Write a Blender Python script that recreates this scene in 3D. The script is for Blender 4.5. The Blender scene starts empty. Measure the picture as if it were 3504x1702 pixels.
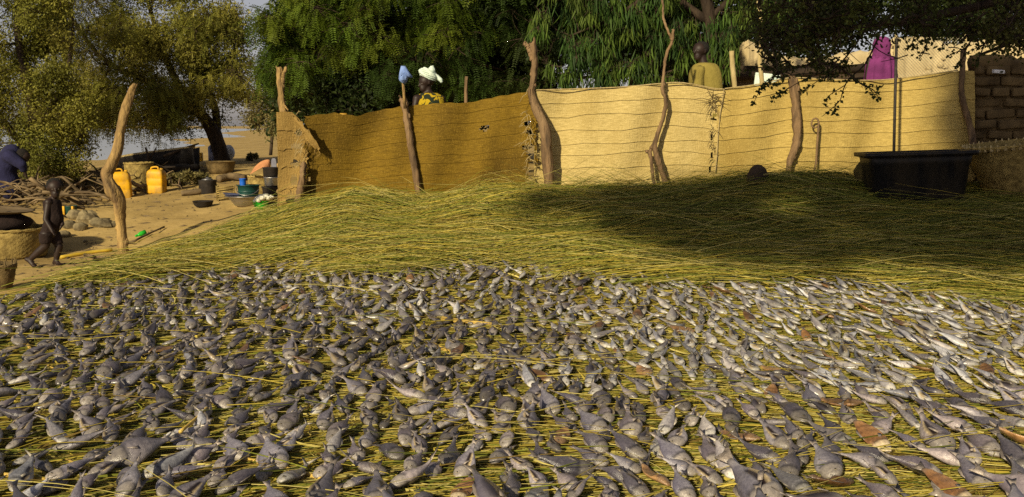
import bpy, bmesh, math, random
import numpy as np
from mathutils import Vector, Matrix

random.seed(11)
RNG = np.random.default_rng(11)
SC = bpy.context.scene
COL = SC.collection

# ------------------------------------------------------------------ camera
CAM_Z, F_PX, CX, CY = 1.6, 3366.0, 1752.0, 851.0
PITCH = math.radians(7.04)
cam_d = bpy.data.cameras.new('camera'); cam = bpy.data.objects.new('camera', cam_d); COL.objects.link(cam)
cam_d.sensor_width = 36.0; cam_d.lens = 36.0 * F_PX / 3504.0
cam_d.clip_start = 0.05; cam_d.clip_end = 12000
cam.location = (0, 0, CAM_Z); cam.rotation_euler = (math.radians(90) - PITCH, 0, 0)
SC.camera = cam

# ------------------------------------------------------------------ sky, sun, exposure
SUN_AZ, SUN_EL = math.radians(27), math.radians(25)      # light travels towards +Y and a little +X
SUN_DIR = np.array([math.sin(SUN_AZ) * math.cos(SUN_EL), math.cos(SUN_AZ) * math.cos(SUN_EL), -math.sin(SUN_EL)])
W = bpy.data.worlds.new('World'); SC.world = W; W.use_nodes = True
nt = W.node_tree; bg = nt.nodes['Background']
sky = nt.nodes.new('ShaderNodeTexSky'); sky.sky_type = 'NISHITA'; sky.sun_disc = False
sky.sun_elevation = SUN_EL; sky.sun_rotation = math.pi + SUN_AZ
sky.altitude = 0; sky.air_density = 1.0; sky.dust_density = 1.0; sky.ozone_density = 1.0
hz = nt.nodes.new('ShaderNodeHueSaturation'); hz.inputs['Saturation'].default_value = 0.38       # dusty dry-season sky
hm = nt.nodes.new('ShaderNodeMix'); hm.data_type = 'RGBA'; hm.blend_type = 'MULTIPLY'; hm.inputs['Factor'].default_value = 1.0; hm.inputs['B'].default_value = (1.04, 0.97, 1.02, 1)
nt.links.new(sky.outputs[0], hz.inputs['Color']); nt.links.new(hz.outputs[0], hm.inputs['A'])
nt.links.new(hm.outputs['Result'], bg.inputs[0]); bg.inputs[1].default_value = 0.058
sun_d = bpy.data.lights.new('sun', 'SUN'); sun_d.energy = 4.9; sun_d.angle = math.radians(1.6); sun_d.color = (1.0, 0.86, 0.57)
sun = bpy.data.objects.new('sun', sun_d); COL.objects.link(sun)
sun.rotation_euler = Vector(SUN_DIR).to_track_quat('-Z', 'Y').to_euler()
sun.location = (-6, -12, 12)
VS = SC.view_settings
VS.view_transform = 'Standard'; VS.look = 'None'; VS.exposure = 0.24; VS.gamma = 1.0; VS.use_curve_mapping = False
SC.render.engine = 'CYCLES'
SC.cycles.use_denoising = False; SC.cycles.max_bounces = 6; SC.cycles.transparent_max_bounces = 4

# ------------------------------------------------------------------ pixel <-> world
def ray(px, py):
    u, v = (px - CX) / F_PX, (CY - py) / F_PX
    c, s = math.cos(PITCH), math.sin(PITCH)
    return np.array([u, c + v * s, -s + v * c])
def P(px, py, Y):
    d = ray(px, py); t = Y / d[1]
    return np.array([d[0] * t, Y, CAM_Z + d[2] * t])
def proj(V):
    V = np.asarray(V, float); c, s = math.cos(PITCH), math.sin(PITCH)
    dz = V[..., 2] - CAM_Z
    dep = V[..., 1] * c - dz * s; up = V[..., 1] * s + dz * c
    dep = np.maximum(dep, 1e-3)
    return CX + F_PX * V[..., 0] / dep, CY - F_PX * up / dep

# ------------------------------------------------------------------ materials
def pmat(name, c1, c2=None, scale=6.0, rough=0.85, bump=0.0, bscale=40.0, attr=False, spec=0.25, metallic=0.0,
         transl=0.0, stretch=(1, 1, 1), objrand=0.0, c3=None, s3=1.3, lo=0.35, hi=0.65, distort=0.0):
    m = bpy.data.materials.new(name); m.use_nodes = True
    n = m.node_tree.nodes; l = m.node_tree.links; b = n['Principled BSDF']
    b.inputs['Roughness'].default_value = rough; b.inputs['Metallic'].default_value = metallic
    b.inputs['Specular IOR Level'].default_value = spec
    tc = n.new('ShaderNodeTexCoord'); mp = n.new('ShaderNodeMapping'); mp.inputs['Scale'].default_value = stretch
    l.new(tc.outputs['Object'], mp.inputs['Vector'])
    def noise(sc, det=7):
        t = n.new('ShaderNodeTexNoise'); t.inputs['Scale'].default_value = sc; t.inputs['Detail'].default_value = det
        t.inputs['Distortion'].default_value = distort
        l.new(mp.outputs[0], t.inputs['Vector']); return t
    def mix(fac, a, bcol, mode='MIX'):
        x = n.new('ShaderNodeMix'); x.data_type = 'RGBA'; x.blend_type = mode
        for sock, val in ((x.inputs['Factor'], fac), (x.inputs['A'], a), (x.inputs['B'], bcol)):
            if hasattr(val, 'links') or isinstance(val, bpy.types.NodeSocket): l.new(val, sock)
            elif isinstance(val, (int, float)): sock.default_value = val
            else: sock.default_value = (*val, 1)
        return x.outputs['Result']
    col = None
    if c2 is None: c2 = tuple(v * 0.7 for v in c1)
    t = noise(scale); r = n.new('ShaderNodeValToRGB')
    r.color_ramp.elements[0].position = lo; r.color_ramp.elements[1].position = hi
    r.color_ramp.elements[0].color = (*c1, 1); r.color_ramp.elements[1].color = (*c2, 1)
    l.new(t.outputs['Fac'], r.inputs[0]); col = r.outputs[0]
    if c3 is not None:
        t3 = noise(s3, 5); r3 = n.new('ShaderNodeValToRGB')
        r3.color_ramp.elements[0].position = 0.45; r3.color_ramp.elements[1].position = 0.68
        l.new(t3.outputs['Fac'], r3.inputs[0]); col = mix(r3.outputs[0], col, c3)
    if attr:
        a = n.new('ShaderNodeAttribute'); a.attribute_name = 'tint'
        col = mix(1.0, col, a.outputs['Color'], 'MULTIPLY')
    if objrand:
        oi = n.new('ShaderNodeObjectInfo'); mr = n.new('ShaderNodeMapRange')
        mr.inputs['To Min'].default_value = 1 - objrand; mr.inputs['To Max'].default_value = 1 + objrand
        l.new(oi.outputs['Random'], mr.inputs['Value'])
        cm = n.new('ShaderNodeCombineColor')
        for k in range(3): l.new(mr.outputs[0], cm.inputs[k])
        col = mix(1.0, col, cm.outputs[0], 'MULTIPLY')
    l.new(col, b.inputs['Base Color'])
    if bump:
        tb = noise(bscale, 4); bp = n.new('ShaderNodeBump'); bp.inputs['Strength'].default_value = bump
        bp.inputs['Distance'].default_value = 0.02
        l.new(tb.outputs['Fac'], bp.inputs['Height']); l.new(bp.outputs[0], b.inputs['Normal'])
    if transl:
        tr = n.new('ShaderNodeBsdfTranslucent'); l.new(col, tr.inputs['Color'])
        ms = n.new('ShaderNodeMixShader'); ms.inputs[0].default_value = transl
        l.new(b.outputs[0], ms.inputs[1]); l.new(tr.outputs[0], ms.inputs[2])
        l.new(ms.outputs[0], n['Material Output'].inputs['Surface'])
    return m

M = {}
M['sand'] = pmat('sand', (0.46, 0.325, 0.125), (0.36, 0.25, 0.09), scale=2.2, rough=0.95, bump=0.8, bscale=7, c3=(0.27, 0.185, 0.068), s3=0.7, spec=0.1)
M['dry_earth'] = pmat('dry_earth', (0.40, 0.29, 0.13), (0.30, 0.21, 0.08), scale=2.5, rough=0.95, bump=0.4, bscale=14)
M['straw_bed'] = pmat('straw_bed', (0.11, 0.085, 0.024), (0.045, 0.036, 0.012), scale=16, rough=0.95, bump=0.8, bscale=50, stretch=(0.25, 1, 1))  # straw colour darkened to stand for the shadow in gaps between straws
M['straw'] = pmat('straw', (1, 1, 1), (0.72, 0.74, 0.66), scale=9, rough=0.62, attr=True, spec=0.3, transl=0.12)
M['water'] = pmat('water', (0.34, 0.36, 0.38), (0.30, 0.32, 0.34), scale=0.02, rough=0.18, bump=0.12, bscale=1.2, spec=0.5)
M['bark'] = pmat('bark', (0.055, 0.037, 0.023), (0.022, 0.014, 0.009), scale=9, bump=0.9, bscale=30, stretch=(1, 1, 0.25))
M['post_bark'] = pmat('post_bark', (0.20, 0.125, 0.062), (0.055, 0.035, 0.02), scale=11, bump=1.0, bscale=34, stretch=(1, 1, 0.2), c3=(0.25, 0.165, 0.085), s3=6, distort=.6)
M['post_pale'] = pmat('post_pale', (0.42, 0.28, 0.10), (0.17, 0.105, 0.045), scale=9, bump=1.0, bscale=34, stretch=(1, 1, 0.3), c3=(0.11, 0.072, 0.036), s3=7, distort=.6)
M['pale_stem'] = pmat('pale_stem', (0.50, 0.40, 0.20), (0.33, 0.25, 0.11), scale=10, bump=0.4, bscale=30, stretch=(1, 1, 0.3))
M['leaf'] = pmat('leaf', (1, 1, 1), (0.7, 0.72, 0.6), scale=3, rough=0.6, attr=True, spec=0.2, transl=0.38)
M['wood'] = pmat('wood', (0.19, 0.135, 0.07), (0.075, 0.052, 0.028), scale=7, bump=0.6, bscale=25, stretch=(0.3, 1, 1), objrand=0.35)
M['dark_wood'] = pmat('dark_wood', (0.055, 0.036, 0.022), (0.022, 0.015, 0.010), scale=6, bump=0.6, bscale=20, stretch=(0.3, 1, 1))
M['stone'] = pmat('stone', (0.25, 0.20, 0.105), (0.09, 0.07, 0.038), scale=7, bump=0.9, bscale=14, objrand=0.3)
M['mud'] = pmat('mud', (0.145, 0.098, 0.04), (0.07, 0.046, 0.019), scale=5, bump=1.0, bscale=14)
M['tan_wall'] = pmat('tan_wall', (0.52, 0.42, 0.24), (0.40, 0.31, 0.165), scale=3, bump=0.6, bscale=10, c3=(0.33, 0.255, 0.13), s3=1.0)
M['basket'] = pmat('basket', (0.36, 0.265, 0.085), (0.17, 0.12, 0.036), scale=14, bump=0.5, bscale=50, objrand=0.2)
M['basket_dark'] = pmat('basket_dark', (0.16, 0.11, 0.045), (0.08, 0.055, 0.022), scale=14, bump=0.5, bscale=50)
M['yellow'] = pmat('yellow_plastic', (0.66, 0.36, 0.010), (0.52, 0.28, 0.012), scale=6, rough=0.5, bump=0.2, bscale=9, c3=(0.34, 0.20, 0.035), s3=6)
M['black_plastic'] = pmat('black_plastic', (0.006, 0.006, 0.007), (0.012, 0.011, 0.010), scale=7, rough=0.5, bump=0.3, bscale=14, c3=(0.030, 0.023, 0.014), s3=5, stretch=(1, 1, .4))
M['soot'] = pmat('sooty_metal', (0.013, 0.011, 0.010), (0.03, 0.024, 0.020), scale=9, rough=0.75, bump=0.4, bscale=24)
M['green_plastic'] = pmat('green_plastic', (0.02, 0.42, 0.02), (0.018, 0.33, 0.018), scale=5, rough=0.4, spec=0.4)
M['dark_green'] = pmat('dark_green_plastic', (0.010, 0.055, 0.045), (0.008, 0.040, 0.034), scale=5, rough=0.45, spec=0.4)
M['blue_plastic'] = pmat('blue_plastic', (0.008, 0.11, 0.55), (0.008, 0.09, 0.46), scale=5, rough=0.45, spec=0.4)
M['metal'] = pmat('aluminium', (0.42, 0.41, 0.40), (0.30, 0.29, 0.28), scale=8, rough=0.38, metallic=0.85, bump=0.15, bscale=20)
M['enamel'] = pmat('enamel', (0.11, 0.12, 0.22), (0.07, 0.08, 0.15), scale=7, rough=0.35, spec=0.5)
M['foam'] = pmat('foam', (0.72, 0.70, 0.60), (0.55, 0.53, 0.42), scale=18, rough=0.9, bump=0.8, bscale=40)
M['eye'] = pmat('eye', (0.16, 0.14, 0.12), (0.12, 0.10, 0.09), scale=9, rough=0.4)
M['skin'] = pmat('skin', (0.026, 0.014, 0.010), (0.017, 0.009, 0.007), scale=9, rough=0.55, spec=0.35)
M['hair'] = pmat('hair', (0.010, 0.008, 0.007), (0.018, 0.015, 0.013), scale=60, rough=0.95, bump=0.6, bscale=90)
M['dark_cloth'] = pmat('dark_cloth', (0.024, 0.014, 0.012), (0.015, 0.009, 0.008), scale=12, rough=0.95, bump=0.5, bscale=40)
M['blue_robe'] = pmat('blue_robe', (0.020, 0.020, 0.062), (0.012, 0.012, 0.038), scale=9, rough=0.95, bump=0.5, bscale=40)
M['olive_shirt'] = pmat('olive_shirt', (0.25, 0.20, 0.045), (0.19, 0.15, 0.034), scale=6, rough=0.95, bump=0.5, bscale=30)
M['purple_robe'] = pmat('purple_robe', (0.17, 0.030, 0.135), (0.11, 0.019, 0.088), scale=6, rough=0.9, bump=0.5, bscale=30)
M['white_cloth'] = pmat('white_cloth', (0.70, 0.78, 0.68), (0.48, 0.60, 0.52), scale=10, rough=0.95, bump=0.7, bscale=35)
M['blue_cloth'] = pmat('blue_cloth', (0.21, 0.31, 0.62), (0.16, 0.25, 0.54), scale=8, rough=0.95, bump=0.5, bscale=35)
M['orange_cloth'] = pmat('orange_cloth', (0.52, 0.24, 0.10), (0.38, 0.17, 0.075), scale=6, rough=0.95, bump=0.6, bscale=25)
M['grey_cloth'] = pmat('grey_cloth', (0.17, 0.17, 0.20), (0.11, 0.11, 0.14), scale=6, rough=0.95, bump=0.6, bscale=25)
M['reed'] = pmat('reed', (0.62, 0.43, 0.10), (0.46, 0.31, 0.07), scale=14, rough=0.6, bump=0.3, bscale=40, objrand=0.15)
M['reed_bright'] = pmat('bamboo', (0.52, 0.36, 0.035), (0.38, 0.26, 0.03), scale=8, rough=0.55)
M['pole_metal'] = pmat('dark_iron', (0.040, 0.034, 0.028), (0.022, 0.018, 0.015), scale=20, rough=0.7, bump=0.3, bscale=60)
M['white_paint'] = pmat('white_paint', (0.72, 0.72, 0.72), (0.6, 0.6, 0.6), scale=12, rough=0.7)
M['wire'] = pmat('wire', (0.30, 0.27, 0.17), (0.2, 0.18, 0.12), scale=30, rough=0.6)
M['cord'] = pmat('cord', (0.42, 0.33, 0.16), (0.28, 0.21, 0.09), scale=30, rough=0.9)

def print_cloth():
    m = pmat('print_cloth', (0.36, 0.25, 0.010), (0.014, 0.02, 0.010), scale=9, rough=0.95, lo=0.44, hi=0.47, distort=1.2)
    return m
M['print_cloth'] = print_cloth()

def mat_weave(name, ca, cb, cc, cd):
    """hand woven reed band: fine vertical warp, horizontal weft, stains"""
    m = bpy.data.materials.new(name); m.use_nodes = True
    n = m.node_tree.nodes; l = m.node_tree.links; b = n['Principled BSDF']; b.inputs['Roughness'].default_value = 0.8
    b.inputs['Specular IOR Level'].default_value = 0.15
    tc = n.new('ShaderNodeTexCoord')
    def noise(stretch, sc, det):
        mp = n.new('ShaderNodeMapping'); mp.inputs['Scale'].default_value = stretch; l.new(tc.outputs['Object'], mp.inputs['Vector'])
        t = n.new('ShaderNodeTexNoise'); t.inputs['Scale'].default_value = sc; t.inputs['Detail'].default_value = det
        l.new(mp.outputs[0], t.inputs['Vector']); return t.outputs['Fac']
    def ramp(f, p0, p1, a, c):
        r = n.new('ShaderNodeValToRGB'); r.color_ramp.elements[0].position = p0; r.color_ramp.elements[1].position = p1
        r.color_ramp.elements[0].color = (*a, 1); r.color_ramp.elements[1].color = (*c, 1); l.new(f, r.inputs[0]); return r.outputs[0]
    def mix(f, a, c, mode='MIX'):
        x = n.new('ShaderNodeMix'); x.data_type = 'RGBA'; x.blend_type = mode
        if isinstance(f, float): x.inputs['Factor'].default_value = f
        else: l.new(f, x.inputs['Factor'])
        l.new(a, x.inputs['A'])
        if isinstance(c, tuple): x.inputs['B'].default_value = (*c, 1)
        else: l.new(c, x.inputs['B'])
        return x.outputs['Result']
    weft = noise((1.2, 1, 9), 10, 5); warp = noise((6, 1, 1), 12, 3); stain = noise((1, 1, 0.55), 1.7, 5); speck = noise((1, 1, 1), 70, 2)
    c = ramp(weft, 0.3, 0.7, ca, cb)
    c = mix(ramp(stain, 0.46, 0.72, (0, 0, 0), (1, 1, 1)), c, cc)
    c = mix(ramp(speck, 0.55, 0.72, (0, 0, 0), (0.55, 0.55, 0.55)), c, cd)
    l.new(c, b.inputs['Base Color'])
    add = n.new('ShaderNodeMath'); add.operation = 'ADD'; l.new(weft, add.inputs[0]); l.new(warp, add.inputs[1])
    add2 = n.new('ShaderNodeMath'); add2.operation = 'ADD'; l.new(add.outputs[0], add2.inputs[0]); l.new(speck, add2.inputs[1])
    bp = n.new('ShaderNodeBump'); bp.inputs['Strength'].default_value = 0.55; bp.inputs['Distance'].default_value = 0.012
    l.new(add2.outputs[0], bp.inputs['Height']); l.new(bp.outputs[0], b.inputs['Normal'])
    return m
M['mat_old'] = mat_weave('mat_old', (0.195, 0.119, 0.010), (0.105, 0.062, 0.005), (0.055, 0.032, 0.003), (0.30, 0.19, 0.03))
M['mat_new'] = mat_weave('mat_new', (0.53, 0.41, 0.165), (0.33, 0.25, 0.085), (0.31, 0.225, 0.07), (0.60, 0.48, 0.22))
M['mat_mid'] = mat_weave('mat_mid', (0.49, 0.36, 0.11), (0.30, 0.215, 0.06), (0.26, 0.18, 0.045), (0.54, 0.41, 0.14))
M['mat_end'] = mat_weave('mat_end', (0.34, 0.225, 0.068), (0.26, 0.165, 0.046), (0.19, 0.115, 0.032), (0.42, 0.29, 0.10))

def fish_mat():
    m = bpy.data.materials.new('fish_skin'); m.use_nodes = True
    n = m.node_tree.nodes; l = m.node_tree.links; b = n['Principled BSDF']
    b.inputs['Roughness'].default_value = 0.31; b.inputs['Specular IOR Level'].default_value = 0.7
    at = n.new('ShaderNodeAttribute'); at.attribute_name = 'tint'
    tc = n.new('ShaderNodeTexCoord')
    t = n.new('ShaderNodeTexNoise'); t.inputs['Scale'].default_value = 22; t.inputs['Detail'].default_value = 6; l.new(tc.outputs['Object'], t.inputs['Vector'])
    r = n.new('ShaderNodeValToRGB'); r.color_ramp.elements[0].position = 0.35; r.color_ramp.elements[1].position = 0.7
    r.color_ramp.elements[0].color = (0.72, 0.70, 0.72, 1); r.color_ramp.elements[1].color = (1.2, 1.17, 1.13, 1); l.new(t.outputs['Fac'], r.inputs[0])
    x = n.new('ShaderNodeMix'); x.data_type = 'RGBA'; x.blend_type = 'MULTIPLY'; x.inputs['Factor'].default_value = 1
    l.new(at.outputs['Color'], x.inputs['A']); l.new(r.outputs[0], x.inputs['B'])
    oi = n.new('ShaderNodeObjectInfo'); hs = n.new('ShaderNodeHueSaturation'); mr = n.new('ShaderNodeMapRange')
    mr.inputs['To Min'].default_value = 0.65; mr.inputs['To Max'].default_value = 1.45
    l.new(oi.outputs['Random'], mr.inputs['Value']); l.new(mr.outputs[0], hs.inputs['Value']); l.new(x.outputs['Result'], hs.inputs['Color'])
    l.new(hs.outputs[0], b.inputs['Base Color'])
    v = n.new('ShaderNodeTexVoronoi'); v.inputs['Scale'].default_value = 95; l.new(tc.outputs['Object'], v.inputs['Vector'])
    bp = n.new('ShaderNodeBump'); bp.inputs['Strength'].default_value = 0.35; bp.inputs['Distance'].default_value = 0.003; bp.invert = True
    l.new(v.outputs['Distance'], bp.inputs['Height'])
    bp2 = n.new('ShaderNodeBump'); bp2.inputs['Strength'].default_value = 0.3; bp2.inputs['Distance'].default_value = 0.008
    l.new(t.outputs['Fac'], bp2.inputs['Height']); l.new(bp.outputs[0], bp2.inputs['Normal']); l.new(bp2.outputs[0], b.inputs['Normal'])
    return m
M['fish'] = fish_mat()

# ------------------------------------------------------------------ object helpers
def tag(o, label=None, cat=None, group=None, kind=None):
    if label: o['label'] = label
    if cat: o['category'] = cat
    if group: o['group'] = group
    if kind: o['kind'] = kind
    return o
def thing(name, label, cat, loc, group=None):
    o = bpy.data.objects.new(name, None); COL.objects.link(o); o.location = [float(v) for v in loc]
    o.empty_display_size = 0.1
    return tag(o, label, cat, group)
def link(name, me, mats, parent=None, smooth=True):
    for m in (mats if isinstance(mats, (list, tuple)) else [mats]): me.materials.append(m)
    if smooth:
        me.polygons.foreach_set('use_smooth', np.ones(len(me.polygons), bool))
    o = bpy.data.objects.new(name, me); COL.objects.link(o)
    if parent: o.parent = parent
    return o
def wloc(o):
    p = np.zeros(3)
    while o is not None: p += np.array(o.location); o = o.parent
    return p
def np_mesh(name, V, F, mats, parent=None, tint=None, smooth=True, origin=None):
    V = np.asarray(V, np.float32)
    if parent is not None: V = V - wloc(parent).astype(np.float32)
    if origin is not None: V = V - np.asarray(origin, np.float32)
    F = np.asarray(F, np.int32); k = F.shape[1]
    me = bpy.data.meshes.new(name)
    me.vertices.add(len(V)); me.vertices.foreach_set('co', V.ravel())
    me.loops.add(F.size); me.loops.foreach_set('vertex_index', F.ravel())
    me.polygons.add(len(F)); me.polygons.foreach_set('loop_start', np.arange(0, F.size, k, dtype=np.int32))
    me.update(calc_edges=True)
    if tint is not None:
        a = me.color_attributes.new('tint', 'FLOAT_COLOR', 'POINT')
        c = np.ones((len(V), 4), np.float32); c[:, :3] = tint; a.data.foreach_set('color', c.ravel())
    o = link(name, me, mats, parent, smooth)
    if origin is not None: o.location = [float(v) for v in origin]
    return o

def frame_along(pts):
    pts = np.asarray(pts, float); t = np.gradient(pts, axis=0); t /= np.linalg.norm(t, axis=1)[:, None] + 1e-9
    up = np.array([0, 0, 1.0]) if abs(t[0][2]) < 0.9 else np.array([1.0, 0, 0])
    N = np.empty_like(pts); prev = up
    for i in range(len(pts)):
        n_ = prev - t[i] * (prev @ t[i]); n_ = n_ / (math.sqrt(n_ @ n_) + 1e-9); N[i] = n_; prev = n_
    return t, N, np.cross(t, N)
def spline(pts, n):
    pts = np.asarray(pts, float)
    if len(pts) < 3: return np.array([pts[0] + (pts[-1] - pts[0]) * i / (n - 1) for i in range(n)])
    q = np.vstack([2 * pts[0] - pts[1], pts, 2 * pts[-1] - pts[-2]]); out = []
    for u in np.linspace(0, len(pts) - 1 - 1e-6, n):
        i = int(u); f = u - i; a, b, c, d = q[i:i + 4]
        out.append(0.5 * (2 * b + (c - a) * f + (2 * a - 5 * b + 4 * c - d) * f * f + (3 * b - a - 3 * c + d) * f ** 3))
    return np.array(out)

class MB:
    def __init__(s): s.v, s.f, s.m = [], [], []
    def add(s, V, F, mi=0):
        o = len(s.v); s.v += [tuple(map(float, p)) for p in V]; s.f += [tuple(int(i) + o for i in f) for f in F]; s.m += [mi] * len(F); return s
    def tube(s, pts, rad, n=8, mi=0, rough=0.0, caps=True):
        pts = np.asarray(pts, float); rad = np.broadcast_to(np.asarray(rad, float), (len(pts),))
        t, N, B = frame_along(pts); a = np.linspace(0, 2 * np.pi, n, endpoint=False)
        V = []
        for i in range(len(pts)):
            r = rad[i] * (1 + rough * RNG.normal(size=n)) if rough else np.full(n, rad[i])
            V += list(pts[i] + r[:, None] * (np.cos(a)[:, None] * N[i] + np.sin(a)[:, None] * B[i]))
        F = []
        for i in range(len(pts) - 1):
            for j in range(n):
                k = (j + 1) % n; F.append((i * n + j, i * n + k, (i + 1) * n + k, (i + 1) * n + j))
        if caps: F.append(tuple(reversed(range(n)))); F.append(tuple((len(pts) - 1) * n + j for j in range(n)))
        return s.add(V, F, mi)
    def lathe(s, prof, c=(0, 0, 0), n=24, mi=0, sx=1.0, sy=1.0, fn=None, rot=None):
        V, F = [], []
        for i, (r, z) in enumerate(prof):
            for j in range(n):
                a = 2 * math.pi * j / n; rr = r * (fn(a, i) if fn else 1)
                p = Vector((rr * math.cos(a) * sx, rr * math.sin(a) * sy, z))
                if rot: p = rot @ p
                V.append((p.x + c[0], p.y + c[1], p.z + c[2]))
        for i in range(len(prof) - 1):
            for j in range(n):
                k = (j + 1) % n; F.append((i * n + j, i * n + k, (i + 1) * n + k, (i + 1) * n + j))
        F.append(tuple(reversed(range(n)))); F.append(tuple((len(prof) - 1) * n + j for j in range(n)))
        return s.add(V, F, mi)
    def ell(s, c, r, n=12, m=8, mi=0, noise=0.0, R=None):
        V = []; F = []
        for i in range(1, m):
            th = math.pi * i / m
            for j in range(n):
                a = 2 * math.pi * j / n; k = 1 + noise * RNG.normal()
                p = Vector((r[0] * math.sin(th) * math.cos(a) * k, r[1] * math.sin(th) * math.sin(a) * k, r[2] * math.cos(th) * k))
                if R: p = R @ p
                V.append((p.x + c[0], p.y + c[1], p.z + c[2]))
        for sgn in (1, -1):
            p = Vector((0, 0, r[2] * sgn));
            if R: p = R @ p
            V.append((p.x + c[0], p.y + c[1], p.z + c[2]))
        for i in range(m - 2):
            for j in range(n):
                k = (j + 1) % n; F.append((i * n + j, (i + 1) * n + j, (i + 1) * n + k, i * n + k))
        T = len(V) - 2; Bm = len(V) - 1
        for j in range(n):
            k = (j + 1) % n; F.append((T, j, k)); F.append((Bm, (m - 2) * n + k, (m - 2) * n + j))
        return s.add(V, F, mi)
    def box(s, c, size, R=None, mi=0):
        V = []
        for x in (-.5, .5):
            for y in (-.5, .5):
                for z in (-.5, .5):
                    p = Vector((x * size[0], y * size[1], z * size[2]));
                    if R: p = R @ p
                    V.append((p.x + c[0], p.y + c[1], p.z + c[2]))
        return s.add(V, [(0, 1, 3, 2), (4, 6, 7, 5), (0, 4, 5, 1), (2, 3, 7, 6), (0, 2, 6, 4), (1, 5, 7, 3)], mi)
    def build(s, name, mats, parent=None, smooth=True, origin=None, bevel=0.0):
        off = np.zeros(3)
        if parent is not None: off = wloc(parent)
        elif origin is not None: off = np.asarray(origin, float)
        me = bpy.data.meshes.new(name); me.from_pydata([tuple(np.array(v) - off) for v in s.v], [], s.f)
        me.polygons.foreach_set('material_index', s.m)
        if bevel:
            bm = bmesh.new(); bm.from_mesh(me)
            bmesh.ops.bevel(bm, geom=bm.edges[:], offset=bevel, segments=2, affect='EDGES', profile=0.6); bm.to_mesh(me); bm.free()
        o = link(name, me, mats, parent, smooth)
        if parent is None and origin is not None: o.location = [float(v) for v in origin]
        return o
def remesh(mb, name, mat, voxel, parent, smooth_it=3, deform=None):
    """one continuous skin grown round a set of overlapping tapered volumes"""
    off = np.array(parent.location)
    me = bpy.data.meshes.new('tmp'); me.from_pydata([tuple(np.array(v) - off) for v in mb.v], [], mb.f)
    o = bpy.data.objects.new('tmp', me); COL.objects.link(o)
    r = o.modifiers.new('r', 'REMESH'); r.mode = 'VOXEL'; r.voxel_size = voxel
    sm = o.modifiers.new('s', 'SMOOTH'); sm.factor = 0.5; sm.iterations = smooth_it
    dg = bpy.context.evaluated_depsgraph_get(); dg.update()
    me2 = bpy.data.meshes.new_from_object(o.evaluated_get(dg)); me2.name = name
    bpy.data.objects.remove(o); bpy.data.meshes.remove(me)
    return link(name, me2, mat, parent)
def capsule(mb, p0, r0, p1, r1, n=12):
    p0, p1 = np.asarray(p0, float), np.asarray(p1, float); d = p1 - p0; L = np.linalg.norm(d) + 1e-9; d = d / L
    pts, rad = [], []
    for k in range(5):
        a = math.pi / 2 * (1 - k / 4); pts.append(p0 - d * r0 * math.sin(a) * 0.999); rad.append(max(r0 * math.cos(a), r0 * 0.05))
    for k in range(0, 6):
        a = math.pi / 2 * k / 5; pts.append(p1 + d * r1 * math.sin(a) * 0.999); rad.append(max(r1 * math.cos(a), r1 * 0.05))
    mb.tube(np.array(pts), np.array(rad), n); return mb

# ================================================================== TERRAIN
def pz(px, py, Y): return tuple(P(px, py, Y))
CTRL = np.array([(-3, 3, 0), (0, 3, 0), (3, 3, 0), (-4, 7, 0), (0, 7, 0), (4, 7, .03), (-8, 9, 0), (-9, 12, .03), (0, -6, 0), (-9, -5, 0), (9, -5, 0),
    (0, 9.3, .10), (4, 9, .15), (7.5, 9.3, .22), (-5.3, 11.2, 0.0), (2.4, 11.0, .36), (6, 11.4, .52), (-2, 10.6, .14),
    pz(415, 868, 12.4), pz(940, 752, 12.9), pz(1380, 715, 13.3), pz(1830, 705, 13.4), pz(2450, 690, 13.4), pz(3300, 665, 13.4), pz(3800, 660, 13.4),
    pz(895, 705, 15), pz(400, 672, 18), pz(700, 690, 16), pz(760, 560, 24), pz(100, 715, 16), pz(550, 580, 22), pz(820, 600, 20),
    (0, 17, .8), (4, 17, 1.0), (8, 17, 1.05), (12, 12, .7), (0, 24, .8), (8, 24, 1.1), (-16, 16, .1), (-14, 24, .35)], float)
def _tps_fit(c):
    n = len(c); d = np.linalg.norm(c[:, None, :2] - c[None, :, :2], axis=2)
    K = np.where(d > 0, d ** 2 * np.log(d + 1e-12), 0) + np.eye(n) * 0.35
    Pm = np.hstack([np.ones((n, 1)), c[:, :2]])
    A = np.block([[K, Pm], [Pm.T, np.zeros((3, 3))]])
    return np.linalg.solve(A, np.concatenate([c[:, 2], np.zeros(3)]))
_W = _tps_fit(CTRL)
def _tps(x, y):
    sh = np.shape(x); x = np.ravel(x).astype(float); y = np.ravel(y).astype(float); out = np.empty(len(x))
    for s in range(0, len(x), 40000):
        xs, ys = x[s:s + 40000], y[s:s + 40000]
        d2 = (xs[:, None] - CTRL[:, 0]) ** 2 + (ys[:, None] - CTRL[:, 1]) ** 2
        out[s:s + 40000] = (0.5 * d2 * np.log(d2 + 1e-12)) @ _W[:-3] + _W[-3] + _W[-2] * xs + _W[-1] * ys
    return out.reshape(sh)
def sstep(a, b, x): t = np.clip((np.asarray(x, float) - a) / (b - a), 0, 1); return t * t * (3 - 2 * t)
WATER_Z = -0.9
SH_Y = [20, 40, 60, 78, 137, 205, 235, 420, 900, 2000]; SH_X = [-40, -45, -38, -29, -43, -71, -62, -124, -235, -480]
def wob(x, y, f, seed=0):
    return (np.sin(x * f + 1.3 + seed) * np.cos(y * f * 1.17 + 0.4 * seed) + 0.5 * np.sin(x * f * 2.3 + y * f * 1.9 + seed * 2.1) + 0.3 * np.sin(y * f * 4.1 - x * f * 3.3 + seed)) / 1.8
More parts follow.
